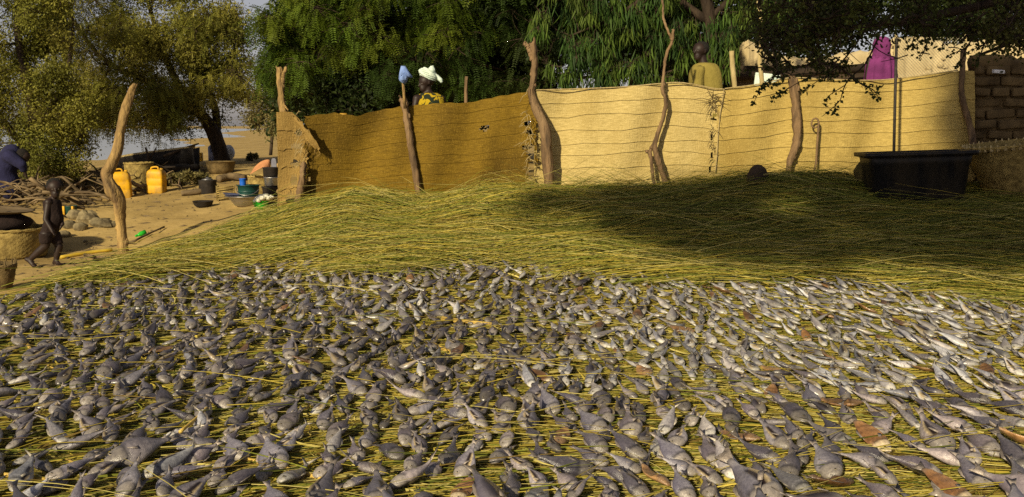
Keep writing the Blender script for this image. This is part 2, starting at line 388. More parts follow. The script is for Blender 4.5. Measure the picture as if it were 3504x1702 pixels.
def terrain(x, y):
    x = np.asarray(x, float); y = np.asarray(y, float)
    near = np.clip(_tps(np.clip(x, -18, 14), np.clip(y, -6, 26)), -0.3, 1.5)
    near = near * sstep(-3, 3, y)
    off = x - np.interp(y, SH_Y, SH_X)
    far = WATER_Z + np.clip(off * 0.03, -0.8, 1.15) + 0.06 * wob(x, y, 0.11)
    far = np.maximum(far, WATER_Z - 0.8 + sstep(1400, 1900, y) * 5.0)
    k = sstep(26, 62, y)
    z = near * (1 - k) + far * k
    sand = sstep(8, 12, y) * sstep(-1.5, -3.2, x)
    return z + 0.018 * wob(x, y, 1.7) * sstep(6, 10, y) + sand * (0.022 * wob(x, y, 5.3, 1) + 0.011 * wob(x, y, 12.0, 2))

_TS = np.cumsum(np.concatenate([[2.0], 0.02 * 1.004 ** np.arange(900)]))
def ground_hit(px, py, fn=None):
    fn = fn or surf; d = ray(px, py)
    p = np.array([0, 0, CAM_Z]) + d[None, :] * _TS[:, None]
    below = p[:, 2] <= fn(p[:, 0], p[:, 1])
    return p[int(np.argmax(below))] if below.any() else p[-1]
EDGE_PX = [(-700, 1150), (-250, 1075), (0, 1038), (180, 1005), (330, 955), (520, 890), (700, 830), (830, 792), (945, 752)]
EDGE = np.array([ground_hit(a, b, terrain)[:2] for a, b in EDGE_PX] + [(-2.95, 13.4), (-2.8, 16.0)])
def mat_dist(x, y):
    """> 0 inside the area covered by cut grass (towards the camera / to the right of the edge line)"""
    x = np.asarray(x, float); y = np.asarray(y, float); best = np.full(x.shape, 1e9); sg = np.ones(x.shape)
    for (ax, ay), (bx, by) in zip(EDGE[:-1], EDGE[1:]):
        dx, dy = bx - ax, by - ay; t = np.clip(((x - ax) * dx + (y - ay) * dy) / (dx * dx + dy * dy), 0, 1)
        d = np.hypot(x - ax - t * dx, y - ay - t * dy); c = dx * (y - ay) - dy * (x - ax); near_ = d < best
        best = np.where(near_, d, best); sg = np.where(near_, np.where(c < 0, 1, -1), sg)
    return best * sg

CREST_PX = [(927, 765), (1036, 722), (1145, 702), (1211, 682), (1282, 691), (1353, 712), (1448, 717), (1543, 701), (1638, 674), (1780, 677), (1874, 684), (2064, 674), (2291, 666), (2428, 650), (2560, 636), (2750, 628), (2900, 636), (3060, 655), (3300, 680), (3500, 668), (3700, 660)]
_cp = np.array([P(a, b, 12.4) for a, b in CREST_PX]); CREST_X = _cp[:, 0]; CREST_Z = np.clip(_cp[:, 2] - terrain(_cp[:, 0], _cp[:, 1]) - 0.10, 0.0, 0.5)
# mat border (where the cut grass begins) as a line on the ground
def pile(x, y):
    x = np.asarray(x, float); y = np.asarray(y, float)
    e = sstep(0.0, 1.2, mat_dist(x, y))
    crest = np.interp(x, CREST_X, CREST_Z)
    p = crest * np.exp(-((y - 12.4) / np.where(y < 12.4, 1.5, 0.9)) ** 2) * e
    return p + 0.055 * wob(x, y, 1.9, 3) * sstep(9, 10.5, y) * e
def surf(x, y): return terrain(x, y) + pile(x, y) + 0.02
# ground sheet
ys = np.concatenate([np.arange(-8, 3, 0.6), np.arange(3, 28, 0.16), 28 * (1.055 ** np.arange(0, 107))])
us = np.sign(np.linspace(-1, 1, 241)) * np.abs(np.linspace(-1, 1, 241)) ** 1.15
V = np.array([[(u * (abs(y) * 0.95 + 9), y) for u in us] for y in ys]).reshape(-1, 2)
Z = terrain(V[:, 0], V[:, 1]); V3 = np.column_stack([V, Z])
ny, nx = len(ys), len(us)
ii, jj = np.meshgrid(np.arange(ny - 1), np.arange(nx - 1), indexing='ij'); b0 = (ii * nx + jj).ravel()
F = np.column_stack([b0, b0 + 1, b0 + nx + 1, b0 + nx])
tag(np_mesh('ground', V3, F, M['sand']), 'sandy trodden ground sloping up from the river bank', kind='structure')
mbw = MB(); mbw.add([(-3000, 24, WATER_Z), (600, 24, WATER_Z), (600, 5200, WATER_Z), (-3000, 5200, WATER_Z)], [(0, 1, 2, 3)])
tag(mbw.build('water', M['water'], smooth=False), 'still grey river water beyond the trees', kind='structure')

# small scattered debris on the sand
def debris(n=1100):
    Vs, Fs, o = [], [], 0
    for i in range(n):
        Y = RNG.uniform(9.6, 24); x = RNG.uniform(-0.56 * Y, -0.22 * Y)
        if mat_dist(x, Y) > -0.1: continue
        z = float(terrain(x, Y)); a = RNG.uniform(0, 6.28); L = RNG.choice([RNG.uniform(.012, .03), RNG.uniform(.05, .16)], p=[.65, .35]); w = RNG.uniform(.006, .014)
        d = np.array([math.cos(a), math.sin(a), 0]); p = np.array([-d[1], d[0], 0]); c = np.array([x, Y, z])
        q = [c - d * L, c + p * w, c + d * L, c - p * w, c + np.array([0, 0, .004 + min(w, .02) * 1.2])]
        Vs += q; Fs += [(o, o + 1, o + 4, o + 4), (o + 1, o + 2, o + 4, o + 4), (o + 2, o + 3, o + 4, o + 4), (o + 3, o, o + 4, o + 4)]; o += 5
    return Vs, [f[:3] for f in Fs]
dv, df = debris()
tag(np_mesh('ground_litter', dv, df, M['wood'], smooth=False), 'scattered twigs and crumbs littering the open sand', kind='stuff')

# bed of packed straw under the fish and the piled grass
xs_ = np.arange(-7.5, 10.5, 0.12); ys_ = np.arange(2.2, 13.4, 0.12)
gx, gy = np.meshgrid(xs_, ys_); d_ = mat_dist(gx, gy)
gz = surf(gx, gy) + 0.014 + 0.018 * wob(gx, gy, 6.0, 5) - 0.09 * sstep(0.35, -0.25, d_) - 0.2 * sstep(0, -0.5, d_)
nyb, nxb = gx.shape
ii, jj = np.meshgrid(np.arange(nyb - 1), np.arange(nxb - 1), indexing='ij'); b0 = (ii * nxb + jj).ravel()
keep = (d_[:-1, :-1].ravel() > -0.3)
F = np.column_stack([b0, b0 + 1, b0 + nxb + 1, b0 + nxb])[keep]
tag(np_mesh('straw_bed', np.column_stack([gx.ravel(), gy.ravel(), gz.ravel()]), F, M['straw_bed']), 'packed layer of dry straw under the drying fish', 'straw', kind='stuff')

# ------------------------------------------------------------------ straw blades
def blades(name, xy, ang, L, w, arch, lift, tilt, bend, segs, sides, tint, label, cat='grass', base=None, seed=0):
    N = len(xy); t = np.linspace(-0.5, 0.5, segs + 1)
    dx, dy = np.cos(ang), np.sin(ang)
    T = t[None, :]
    off = bend[:, None] * (T ** 2 - 0.25) * L[:, None]
    X = xy[:, 0:1] + dx[:, None] * L[:, None] * T - dy[:, None] * off
    Y = xy[:, 1:2] + dy[:, None] * L[:, None] * T + dx[:, None] * off
    Zc = surf(X, Y) + lift[:, None] + arch[:, None] * (0.25 - T ** 2) * L[:, None] * 4 + tilt[:, None] * (T + 0.5) * L[:, None]
    C = np.stack([X, Y, Zc], -1)
    tan = np.gradient(C, axis=1); tan /= np.linalg.norm(tan, axis=2, keepdims=True) + 1e-9
    rnd = RNG.normal(size=(N, 1, 3)); rnd[:, :, 2] += 1.0
    n1 = np.cross(tan, rnd); n1 /= np.linalg.norm(n1, axis=2, keepdims=True) + 1e-9
    n2 = np.cross(tan, n1)
    taper = (1.0 - 0.75 * (t + 0.5) ** 2)[None, :, None]
    ww = w[:, None, None] * taper
    if sides == 2: ring = [n1 * ww * 0.5, -n1 * ww * 0.5]
    else: ring = [(n1 * math.cos(a) + n2 * math.sin(a)) * ww * 0.5 for a in (0, 2.094, 4.189)]
    V = np.stack([C + r for r in ring], 2).reshape(-1, 3)
    k = sides; base_i = (np.arange(N) * (segs + 1) * k)[:, None, None] + (np.arange(segs) * k)[None, :, None]
    Fs = []
    pairs = [(0, 1)] if k == 2 else [(0, 1), (1, 2), (2, 0)]
    for a, b in pairs: Fs.append(np.concatenate([base_i + a, base_i + b, base_i + k + b, base_i + k + a], 2).reshape(-1, 4))
    F = np.concatenate(Fs)
    tv = np.repeat(tint, (segs + 1) * k, axis=0)
    o = np_mesh(name, V, F, M['straw'], tint=tv)
    return tag(o, label, cat, kind='stuff')

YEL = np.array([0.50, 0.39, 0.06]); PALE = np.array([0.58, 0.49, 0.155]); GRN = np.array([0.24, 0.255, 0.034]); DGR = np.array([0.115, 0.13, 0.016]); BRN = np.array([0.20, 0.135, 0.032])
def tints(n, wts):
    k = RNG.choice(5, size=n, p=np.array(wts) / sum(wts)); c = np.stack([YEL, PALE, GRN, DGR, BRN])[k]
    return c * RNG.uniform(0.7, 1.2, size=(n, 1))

FISH_FAR_PX = [(-700, 1070), (0, 1012), (150, 990), (300, 975), (480, 955), (700, 930), (900, 916), (1250, 906), (1650, 893), (1900, 912), (2200, 940), (2500, 955), (2800, 965), (3050, 975), (3300, 1000), (3504, 1060), (4000, 1180)]
FAR = np.array([ground_hit(a, b)[:2] for a, b in FISH_FAR_PX])
def fish_dist(x, y): return np.interp(x, FAR[:, 0], FAR[:, 1]) - y + 0.22 * np.sin(np.asarray(x) * 2.3 + 1.0) + 0.13 * np.sin(np.asarray(x) * 5.9)

def sample_area(n, test, y0, y1):
    out = []; got = 0
    while got < n:
        y = RNG.uniform(y0, y1, size=n); x = RNG.uniform(-0.60, 0.62, size=n) * (y + 0.8)
        ok = test(x, y); p = np.column_stack([x, y])[ok]; out.append(p); got += len(p)
    return np.vstack(out)[:n]

# thick yellow straw under the fish
def near_straw():
    n = 24000
    p = sample_area(n, lambda x, y: (fish_dist(x, y) > -0.5) & (mat_dist(x, y) > 0.05) & (RNG.uniform(size=x.shape) < np.clip(6.0 / np.maximum(y, 1), 0.55, 1.0)), 2.6, 11.4)
    ang = RNG.normal(0.08, 0.24, n) + 0.26 * sstep(0.8, -1.0, p[:, 0]) + 0.22 * wob(p[:, 0], p[:, 1], 0.9, 2) + np.where(RNG.uniform(size=n) < 0.2, RNG.normal(0, 0.7, n), 0)
    flip = RNG.uniform(size=n) < 0.5; ang = ang + np.where(flip, np.pi, 0)
    L = RNG.uniform(0.35, 1.2, n); L = np.minimum(L, 0.25 + 1.8 * np.clip(mat_dist(p[:, 0], p[:, 1]), 0, 9)); w = RNG.uniform(0.004, 0.009, n)
    left = sstep(-1.5, -4.5, p[:, 0])
    t = tints(n, (4.6, 3.2, 1.6, 1.3, 2.0)); g = tints(n, (3, 1.6, 4, 2, .6)); t = np.where((RNG.uniform(size=n) < left * 0.75)[:, None], g, t)
    blades('straw_layer', p, ang, L, w, np.abs(RNG.normal(0, 0.006, n)), RNG.uniform(0.008, 0.04, n), RNG.normal(0, 0.010, n) + (RNG.uniform(size=n) < .03) * RNG.uniform(0, .1, n), RNG.normal(0, 0.12, n), 3, 3, t, 'loose dry yellow straw spread beneath the drying fish', 'straw')
near_straw()
# long cut grass heaped in front of the fence
def pile_grass():
    n = 52000
    p = sample_area(n, lambda x, y: (fish_dist(x, y) < 0.25) & (mat_dist(x, y) > 0.02), 8.0, 13.25)
    ang = 0.10 * wob(p[:, 0], p[:, 1], 0.7, 4) + RNG.normal(0.0, 0.24, n) + 0.28 * sstep(-1.0, -4.0, p[:, 0]) - 0.16 * sstep(0.5, 4.0, p[:, 0]) + 0.5 * wob(p[:, 0], p[:, 1], 1.3, 7)
    ang += np.where(RNG.uniform(size=n) < 0.5, np.pi, 0)
    L = RNG.uniform(0.6, 1.7, n); L = np.minimum(L, 0.25 + 1.9 * np.clip(mat_dist(p[:, 0], p[:, 1]), 0, 9)); w = RNG.uniform(0.004, 0.009, n)
    t = tints(n, (3.0, 1.8, 5.2, 2.0, .5))
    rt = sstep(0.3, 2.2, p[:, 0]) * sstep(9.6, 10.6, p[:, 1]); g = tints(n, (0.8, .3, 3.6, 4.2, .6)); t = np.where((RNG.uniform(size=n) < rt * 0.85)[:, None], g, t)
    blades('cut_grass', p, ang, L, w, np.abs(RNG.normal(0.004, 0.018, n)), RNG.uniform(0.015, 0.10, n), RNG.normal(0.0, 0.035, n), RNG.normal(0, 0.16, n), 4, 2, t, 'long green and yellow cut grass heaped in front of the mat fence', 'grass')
pile_grass()
def top_grass():
    n = 11000
    p = sample_area(n, lambda x, y: (fish_dist(x, y) < 0.35) & (mat_dist(x, y) > 0.15), 8.4, 13.1)
    ang = RNG.normal(0.05, 0.34, n) + 0.3 * sstep(-1.0, -4.0, p[:, 0]) - 0.2 * sstep(0.5, 4.0, p[:, 0]) + np.where(RNG.uniform(size=n) < 0.5, np.pi, 0)
    L = np.minimum(RNG.uniform(0.5, 1.5, n), 0.3 + 1.8 * np.clip(mat_dist(p[:, 0], p[:, 1]), 0, 9))
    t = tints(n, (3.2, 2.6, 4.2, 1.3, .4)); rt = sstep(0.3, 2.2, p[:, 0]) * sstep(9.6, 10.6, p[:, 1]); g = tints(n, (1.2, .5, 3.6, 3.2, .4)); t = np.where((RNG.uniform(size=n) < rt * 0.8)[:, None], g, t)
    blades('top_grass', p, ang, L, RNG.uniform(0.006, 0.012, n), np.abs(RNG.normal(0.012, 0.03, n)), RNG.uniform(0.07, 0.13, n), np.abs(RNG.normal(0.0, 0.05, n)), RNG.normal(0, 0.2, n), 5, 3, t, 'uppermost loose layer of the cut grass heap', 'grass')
top_grass()
def broken_straw():
    n = 9000
    p = sample_area(n, lambda x, y: mat_dist(x, y) > 0.1, 3.2, 13.0)
    fd = fish_dist(p[:, 0], p[:, 1]); on = fd > 0
    t = np.where(on[:, None], tints(n, (4, 3, 1.5, 1, 2)), tints(n, (3, 2.6, 3, 1.6, 1.6)))
    blades('broken_straw', p, RNG.uniform(0, 6.28, n), RNG.uniform(0.06, 0.34, n), RNG.uniform(0.005, 0.016, n), np.zeros(n), np.where(on, RNG.uniform(0.02, 0.05, n), RNG.uniform(0.05, 0.12, n)), RNG.normal(0, 0.10, n), RNG.normal(0, 0.3, n), 3, 2, t, 'short broken stalks and flat leaf blades strewn over straw and heap', 'straw')
broken_straw()
def over_straw():
    n = 330
    p = sample_area(n, lambda x, y: (fish_dist(x, y) > 0.0) & (mat_dist(x, y) > 0.3), 3.2, 10.6)
    ang = RNG.normal(0.1, 0.5, n) + np.where(RNG.uniform(size=n) < 0.5, np.pi, 0)
    blades('stray_straw', p, ang, RNG.uniform(0.3, 1.0, n), RNG.uniform(0.0045, 0.009, n), RNG.uniform(0, 0.025, n), RNG.uniform(0.03, 0.09, n), RNG.uniform(0, 0.06, n), RNG.normal(0, 0.12, n), 4, 3, tints(n, (5, 3, 2, .3, .8)), 'stray straws lying across the drying fish', 'straw')
over_straw()
# single stems arching free of the heap
def wisps():
    n = 2200
    p = sample_area(n, lambda x, y: (fish_dist(x, y) < 0.7) & (mat_dist(x, y) > 0.1), 9.2, 13.1)
    ang = RNG.normal(0.15, 0.35, n) + np.where(RNG.uniform(size=n) < 0.5, np.pi, 0)
    L = RNG.uniform(0.5, 1.5, n); w = RNG.uniform(0.004, 0.0075, n)
    t = tints(n, (4, 3, 2.4, .8, .3))
    blades('loose_stems', p, ang, L, w, RNG.uniform(0.0, 0.05, n), RNG.uniform(0.04, 0.10, n), RNG.uniform(0.0, 0.24, n), RNG.normal(0, 0.25, n), 6, 3, t, 'single grass stems arching up out of the heap', 'grass')
    n = 300   # fringe of thin stems in front of the mats
    x = np.concatenate([RNG.uniform(-3.2, 5.0, 200), RNG.normal(0.9, 0.6, 100)]); p = np.column_stack([x, RNG.uniform(12.5, 13.0, n)])
    ang = np.where(RNG.uniform(size=n) < 0.5, 0.2, np.pi - 0.2) + RNG.normal(0, 0.4, n)
    t = tints(n, (2, 1.0, 3, 3.0, 1.6))
    blades('fringe_stems', p, ang, RNG.uniform(0.25, 0.8, n), RNG.uniform(0.004, 0.007, n), RNG.uniform(0.02, 0.09, n), RNG.uniform(0.05, 0.12, n), RNG.uniform(0.15, 0.62, n), RNG.normal(0, 0.3, n), 6, 3, t, 'thin bent stems standing up before the lower edge of the fence', 'grass')
    n = 700  # sparse stems on the sand along the edge
    q = EDGE[RNG.integers(1, len(EDGE) - 1, n)] + (EDGE[1] - EDGE[0]) * 0; f = RNG.uniform(size=(n, 1)); k = RNG.integers(1, len(EDGE) - 1, n)
    p = EDGE[k] * (1 - f) + EDGE[k + 1 - (k == len(EDGE) - 1)] * f + np.column_stack([RNG.normal(0, 0.18, n), RNG.normal(0.0, 0.2, n)])
    blades('edge_straw', p, RNG.normal(0.6, 0.45, n), RNG.uniform(0.2, 0.6, n), RNG.uniform(0.004, 0.008, n), np.abs(RNG.normal(0, .02, n)), RNG.uniform(-0.012, 0.03, n), np.abs(RNG.normal(0, .03, n)), RNG.normal(0, .25, n), 4, 3, tints(n, (4, 3, 3, .8, .4)), 'stray straw trailing over the sand at the edge of the heap', 'straw')
wisps()

# ================================================================== FISH
def fish_arrays(kind, rng, R=20, n=30):
    """a dried fish lying on its flank: head at x=0, tail at x=1, flank up (+z), back towards +y"""
    if kind == 'slender': hs = [(0, .05), (.05, .135), (.16, .24), (.33, .315), (.50, .28), (.66, .17), (.80, .08), (.88, .055)]; ratio = .62
    elif kind == 'brown': hs = [(0, .07), (.07, .17), (.20, .30), (.38, .38), (.55, .36), (.70, .26), (.80, .14), (.87, .08)]; ratio = .55
    else: hs = [(0, .11), (.03, .185), (.12, .30), (.27, .395), (.42, .385), (.55, .29), (.66, .17), (.76, .088), (.86, .066)]; ratio = .70
    fat = rng.uniform(.85, 1.15); curl = rng.uniform(.03, .23) if kind != 'brown' else rng.uniform(-.05, .12); sag = rng.normal(0, .10)
    hx = np.array([a for a, _ in hs]); hv = np.array([b for _, b in hs]) * fat
    s = np.concatenate([[0, .015], np.linspace(.05, hx[-1], R - 2)])
    h = np.interp(s, hx, hv); h[0] *= .55
    a = np.linspace(0, 2 * np.pi, n, endpoint=False)
    ph = rng.uniform(0, 6.28, 4)
    def spine(q): return np.stack([q * (1 - .12 * abs(curl)), sag * (q - .35) ** 2, curl * q ** 2.0 + .03 * np.sin(q * 5 + ph[0])], -1)
    gill = 1 - .10 * np.exp(-((s - .235) / .018) ** 2)
    V, C = [], []
    if kind == 'slender': body, back, head = np.array([.44, .435, .45]), np.array([.16, .155, .178]), np.array([.43, .42, .39])
    elif kind == 'brown': body, back, head = np.array([.30, .165, .065]), np.array([.17, .085, .036]), (np.array([.55, .46, .31]) if rng.uniform() < .5 else np.array([.24, .15, .08]))
    else: body, back, head = np.array([.222, .205, .226]), np.array([.066, .060, .082]), np.array([.185, .168, .155])
    shade = rng.uniform(.75, 1.35); warm = rng.uniform(-.06, .06); body = body * np.array([1 + warm, 1, 1 - warm]); back = back * np.array([1 + warm, 1, 1 - warm]); sp = spine(s)
    slit = kind != 'brown' and rng.uniform() < .65; k_s = int(n * rng.uniform(.28, .40)); s0, s1 = rng.uniform(.20, .28), rng.uniform(.58, .74)
    for i in range(len(s)):
        for j in range(n):
            ca, sa = math.cos(a[j]), math.sin(a[j])
            k = 1 + .028 * math.sin(3 * a[j] + ph[1] + s[i] * 7) + .03 * math.sin(2 * a[j] + ph[2] - s[i] * 9) + .008 * rng.normal()
            col = back * (.5 + .5 * ca) + body * (.5 - .5 * ca)
            hm = 1 - float(sstep(.17, .27, s[i])); col = col * (1 - hm) + head * hm
            tm = float(sstep(.72, .9, s[i])); col = col * (1 - .4 * tm) + np.array([.34, .31, .26]) * .4 * tm
            if abs(s[i] - .245) < .024 and abs(ca) < .9: col = col * .38      # gill opening
            if kind == 'brown' and .25 < s[i] < .8: col = col * (1.15 if i % 3 else .75)
            if slit and j in ((k_s, k_s + 1) if n > 16 else (k_s,)) and s0 < s[i] < s1: k *= .86; col = np.array([.016, .010, .009])
            elif slit and j == k_s + (2 if n > 16 else 1) and s0 < s[i] < s1: col = np.array([.36, .29, .17])
            z = h[i] * ratio * .5 * sa * gill[i] * k
            if sa < 0: z *= .7
            if kind == 'brown' and sa > .2 and .3 < s[i] < .75: z -= h[i] * .22 * sa
            V.append(sp[i] + np.array([0, h[i] * .5 * ca * k * gill[i], z])); C.append(col * shade)
    F = []
    for i in range(len(s) - 1):
        for j in range(n): k = (j + 1) % n; F.append((i * n + j, i * n + k, (i + 1) * n + k, (i + 1) * n + j))
    F.append(tuple(reversed(range(n))))
    F.append(tuple((len(s) - 1) * n + j for j in range(n)))
    def plate(pts, col, th=.006):
        o = len(V); m = len(pts)
        for sg in (1, -1):
            for p in pts: V.append(np.asarray(p) + np.array([0, 0, sg * th])); C.append(np.asarray(col))
        F.append(tuple(range(o, o + m))); F.append(tuple(reversed(range(o + m, o + 2 * m))))
        for q in range(m): r = (q + 1) % m; F.append((o + q, o + m + q, o + m + r, o + r))
    # tail fin, forked on the slender fish
    e = hx[-1] - .02; q = np.array([e, e, .985, .95 if kind == 'slender' else .965, .985]); sp2 = spine(q); lift = rng.uniform(-.02, .06)
    th_ = hv[-1] * .5; fork = rng.uniform(.10, .17) if kind == 'slender' else rng.uniform(.06, .10); nt_ = .88 if kind == 'slender' else .955
    tcol = np.array([.36, .33, .27]) * shade if kind == 'slender' else np.array([.22, .19, .165]) * shade
    up_ = [spine(np.array([x]))[0] for x in (e, e, 1.0 + rng.normal(0, .015), nt_, 1.0 + rng.normal(0, .015))]
    yo = [th_, -th_, -fork, 0, fork]; zo = [0, 0, lift, lift * .4, lift * rng.uniform(-.5, 1)]
    plate([p + np.array([0, y, z]) for p, y, z in zip(up_, yo, zo)], tcol, .007)
    # dorsal and pectoral fins
    d0 = rng.uniform(.28, .36); d = [d0, d0 + .08, d0 + .2, d0 + .3]; hh = [0, .05, .045, 0]
    base = [spine(np.array([x]))[0] + np.array([0, np.interp(x, hx, hv) * .46, 0]) for x in d]
    plate([base[0]] + [base[k] + np.array([.03, hh[k] * rng.uniform(.7, 1.2), .012]) for k in (1, 2)] + [base[3]], tcol * .8, .005)
    g = spine(np.array([.27]))[0]; gw = np.interp(.27, hx, hv)
    plate([g + np.array([0, -.10 * gw, gw * ratio * .47]), g + np.array([.10, -.30 * gw, gw * ratio * .52]), g + np.array([.13, -.16 * gw, gw * ratio * .5]), g + np.array([.02, .0, gw * ratio * .49])], tcol, .004)
    # eye: pale ring and dark ball
    ex = .085; eh = np.interp(ex, hx, hv); c = spine(np.array([ex]))[0] + np.array([0, eh * .16, eh * ratio * .46])
    for rr, zz, cc in ((.032, .010, (.46, .40, .27)), (.019, .020, (.012, .011, .010))):
        o = len(V)
        for q in range(6): V.append(c + np.array([rr * math.cos(q * 1.047), rr * math.sin(q * 1.047), zz * .4])); C.append(np.array(cc))
        V.append(c + np.array([0, 0, zz])); C.append(np.array(cc))
        for q in range(6): F.append((o + q, o + (q + 1) % 6, o + 6))
    return np.array(V), F, np.array(C), dict(slit=slit, curl=curl)
def fish_mesh(name, V, F, C):
    me = bpy.data.meshes.new(name); me.from_pydata([tuple(v) for v in V], [], F)
    at = me.color_attributes.new('tint', 'FLOAT_COLOR', 'POINT'); c = np.ones((len(V), 4), np.float32); c[:, :3] = C; at.data.foreach_set('color', c.ravel())
    me.materials.append(M['fish']); me.polygons.foreach_set('use_smooth', np.ones(len(me.polygons), bool)); return me

KINDS = {'plump': 16, 'slender': 12, 'brown': 6}
VAR = {}; VARLO = {}
for kd, cnt in KINDS.items():
    VAR[kd] = []; VARLO[kd] = []
    for q in range(cnt):
        sd = 100 + q + 50 * len(VAR)
        A = fish_arrays(kd, np.random.default_rng(sd)); VAR[kd].append((fish_mesh('fish', *A[:3]), A[0], A[3]))
        B = fish_arrays(kd, np.random.default_rng(sd), 9, 8); VARLO[kd].append(B)

# where each fish lies: dart throwing with a spacing that follows the fish's size
def place_fish():
    pts = []; cell = {}
    def ok(x, y, r):
        cx, cy = int(math.floor(x / .3)), int(math.floor(y / .3))
        for i in range(cx - 1, cx + 2):
            for j in range(cy - 1, cy + 2):
                for (a, b, q) in cell.get((i, j), ()):
                    if (a - x) ** 2 + ((b - y) * .92) ** 2 < ((r + q) * .5) ** 2: return False
        return True
    NC = 70000; yy = RNG.uniform(3.75, 11.3, NC); xx = RNG.uniform(-.56, .56, NC) * (yy + .3); qx, qy = proj(np.column_stack([xx, yy, np.full(NC, .05)]))
    cand = np.column_stack([fish_dist(xx, yy), fish_dist(xx, yy), fish_dist(xx, yy), mat_dist(xx, yy), qx, qy])
    for it in range(NC):
        x, y = float(xx[it]), float(yy[it])
        if cand[it, 2] < 0.03 or cand[it, 3] < 0.1: continue
        px, py = cand[it, 4], cand[it, 5]
        # kinds: pale slender fish to the right of the middle, plump grey ones to the left and along the front
        sl = float(sstep(1500, 2300, px)) * float(sstep(1420, 1250, py)); sl = max(sl, 0.45 * float(sstep(1200, 1050, py)) * float(sstep(500, 1200, px)), .07)
        u = RNG.uniform(); kd = 'brown' if u < .03 + .05 * float(sstep(1500, 2200, px)) else ('slender' if RNG.uniform() < sl else 'plump')
        if px < 380 and py < 1250 and RNG.uniform() < .35 + .55 * float(sstep(300, 60, px)): continue
        L = RNG.uniform(.155, .25) if kd == 'plump' else RNG.uniform(.18, .27) if kd == 'slender' else RNG.uniform(.19, .27)
        if RNG.uniform() < .16 and kd == 'plump': L = RNG.uniform(.25, .31)
        L *= float(np.interp(y, [4, 5, 6.5, 9.5], [1.22, 1.12, 1.0, .86]))
        if px > 2500 and py > 1400: L *= 1.12
        r = L * (.60 if kd != 'slender' else .51)
        if not ok(x, y, r): continue
        cell.setdefault((int(math.floor(x / .3)), int(math.floor(y / .3))), []).append((x, y, r))
        # heads towards the camera; on the right they swing to point down to the right
        yaw = math.radians(90) + RNG.normal(0, .46) + math.radians(27) * float(sstep(1900, 2700, px))
        if RNG.uniform() < .10: yaw += RNG.uniform(-1.6, 1.6)
        pts.append(dict(x=x, y=y, L=L, kd=kd, yaw=yaw, pitch=RNG.normal(.11, .10) if kd != 'brown' else RNG.normal(.12, .1), roll=RNG.normal(0, .28) + (math.pi if RNG.uniform() < .0 else 0), flip=RNG.uniform() < .45, var=int(RNG.integers(KINDS[kd])), px=float(px), py=float(py)))
    return pts
FISH = place_fish()
def fish_matrix(d):
    S = Matrix.Diagonal((d['L'], d['L'] * (-1 if d['flip'] else 1), d['L'], 1))
    R = Matrix.Rotation(d['yaw'], 4, 'Z') @ Matrix.Rotation(-d['pitch'], 4, 'Y') @ Matrix.Rotation(d['roll'], 4, 'X')
    V = VARLO[d['kd']][d['var']][0]
    M3 = np.array((R @ S).to_3x3()); zlow = np.quantile((V @ M3.T)[:, 2], .08)
    z = float(surf(d['x'], d['y'])) + .046 - zlow
    return Matrix.Translation((d['x'] - .45 * d['L'] * math.cos(d['yaw']), d['y'] - .45 * d['L'] * math.sin(d['yaw']), z)) @ R @ S
FISH.sort(key=lambda d: -(d['L'] / d['y']) if (-20 < d['px'] < 3524 and d['py'] < 1745) else 0)
near, rest = FISH[:300], FISH[300:]
print('FISH', len(FISH))

# labels: look first, then place
ROWS = [(1600, 'bottom edge'), (1500, 'near bottom edge'), (1400, 'foreground'), (1300, 'middle ground'), (1190, 'mid heap'), (0, 'far side')]
COLS = ['far left', 'left side', 'left of centre', 'centre left', 'centre right', 'right of centre', 'right side', 'far right']
LOOK = {'plump': 'plump grey fish', 'slender': 'slender silvery fish', 'brown': 'brown gutted fish'}
ORD = ['leftmost', 'second from left', 'third from left', 'fourth from left', 'fifth from left', 'sixth from left', 'seventh from left']
def fish_base_label(d):
    size = 'large ' if d['L'] > .215 else 'small ' if d['L'] < .19 else ''
    a = math.degrees(d['yaw']) - 90; tail = 'tail leaning right' if a < -18 else 'tail leaning left' if a > 18 else 'tail back'
    if abs(a) > 65: tail = 'lying crosswise'
    cut = 'slit ' if VAR[d['kd']][d['var']][2]['slit'] else ''
    row = next(t for lim, t in ROWS if d['py'] >= lim); col = COLS[min(7, max(0, int(d['px'] / 438.1)))]
    return f"{size}{cut}{LOOK[d['kd']]}, {tail}, {row}, {col}"
groups = {}
for d in near: groups.setdefault(fish_base_label(d), []).append(d)
for lab, ds in groups.items():
    ds.sort(key=lambda d: d['px'])
    for q, d in enumerate(ds): d['label'] = lab if len(ds) == 1 else lab + ', ' + ORD[min(q, 6)] if len((lab + ORD[min(q, 6)]).split()) < 16 else lab.replace(' fish,', ',') + ', ' + ORD[min(q, 6)]
for d in near:
    o = bpy.data.objects.new('dried_fish', VAR[d['kd']][d['var']][0]); COL.objects.link(o); o.matrix_world = fish_matrix(d)
    tag(o, d['label'], 'fish', 'fish laid out to dry on straw')
def merged_fish():
    Vs, Fs, Cs, o = [], [], [], 0
    for d in rest:
        V, F, C, _ = VARLO[d['kd']][d['var']]; mw = np.array(fish_matrix(d))
        Vw = V @ mw[:3, :3].T + mw[:3, 3]; fl = d['flip']
        Vs.append(Vw); Cs.append(C * RNG.uniform(.65, 1.45)); Fs += [tuple(o + i for i in (reversed(f) if fl else f)) for f in F]; o += len(V)
    me = fish_mesh('dried_fish_layer', np.vstack(Vs), Fs, np.vstack(Cs))
    ob = bpy.data.objects.new('dried_fish_layer', me); COL.objects.link(ob)
    tag(ob, 'hundreds of small dried fish spread over the straw farther back', 'fish', kind='stuff')
merged_fish()

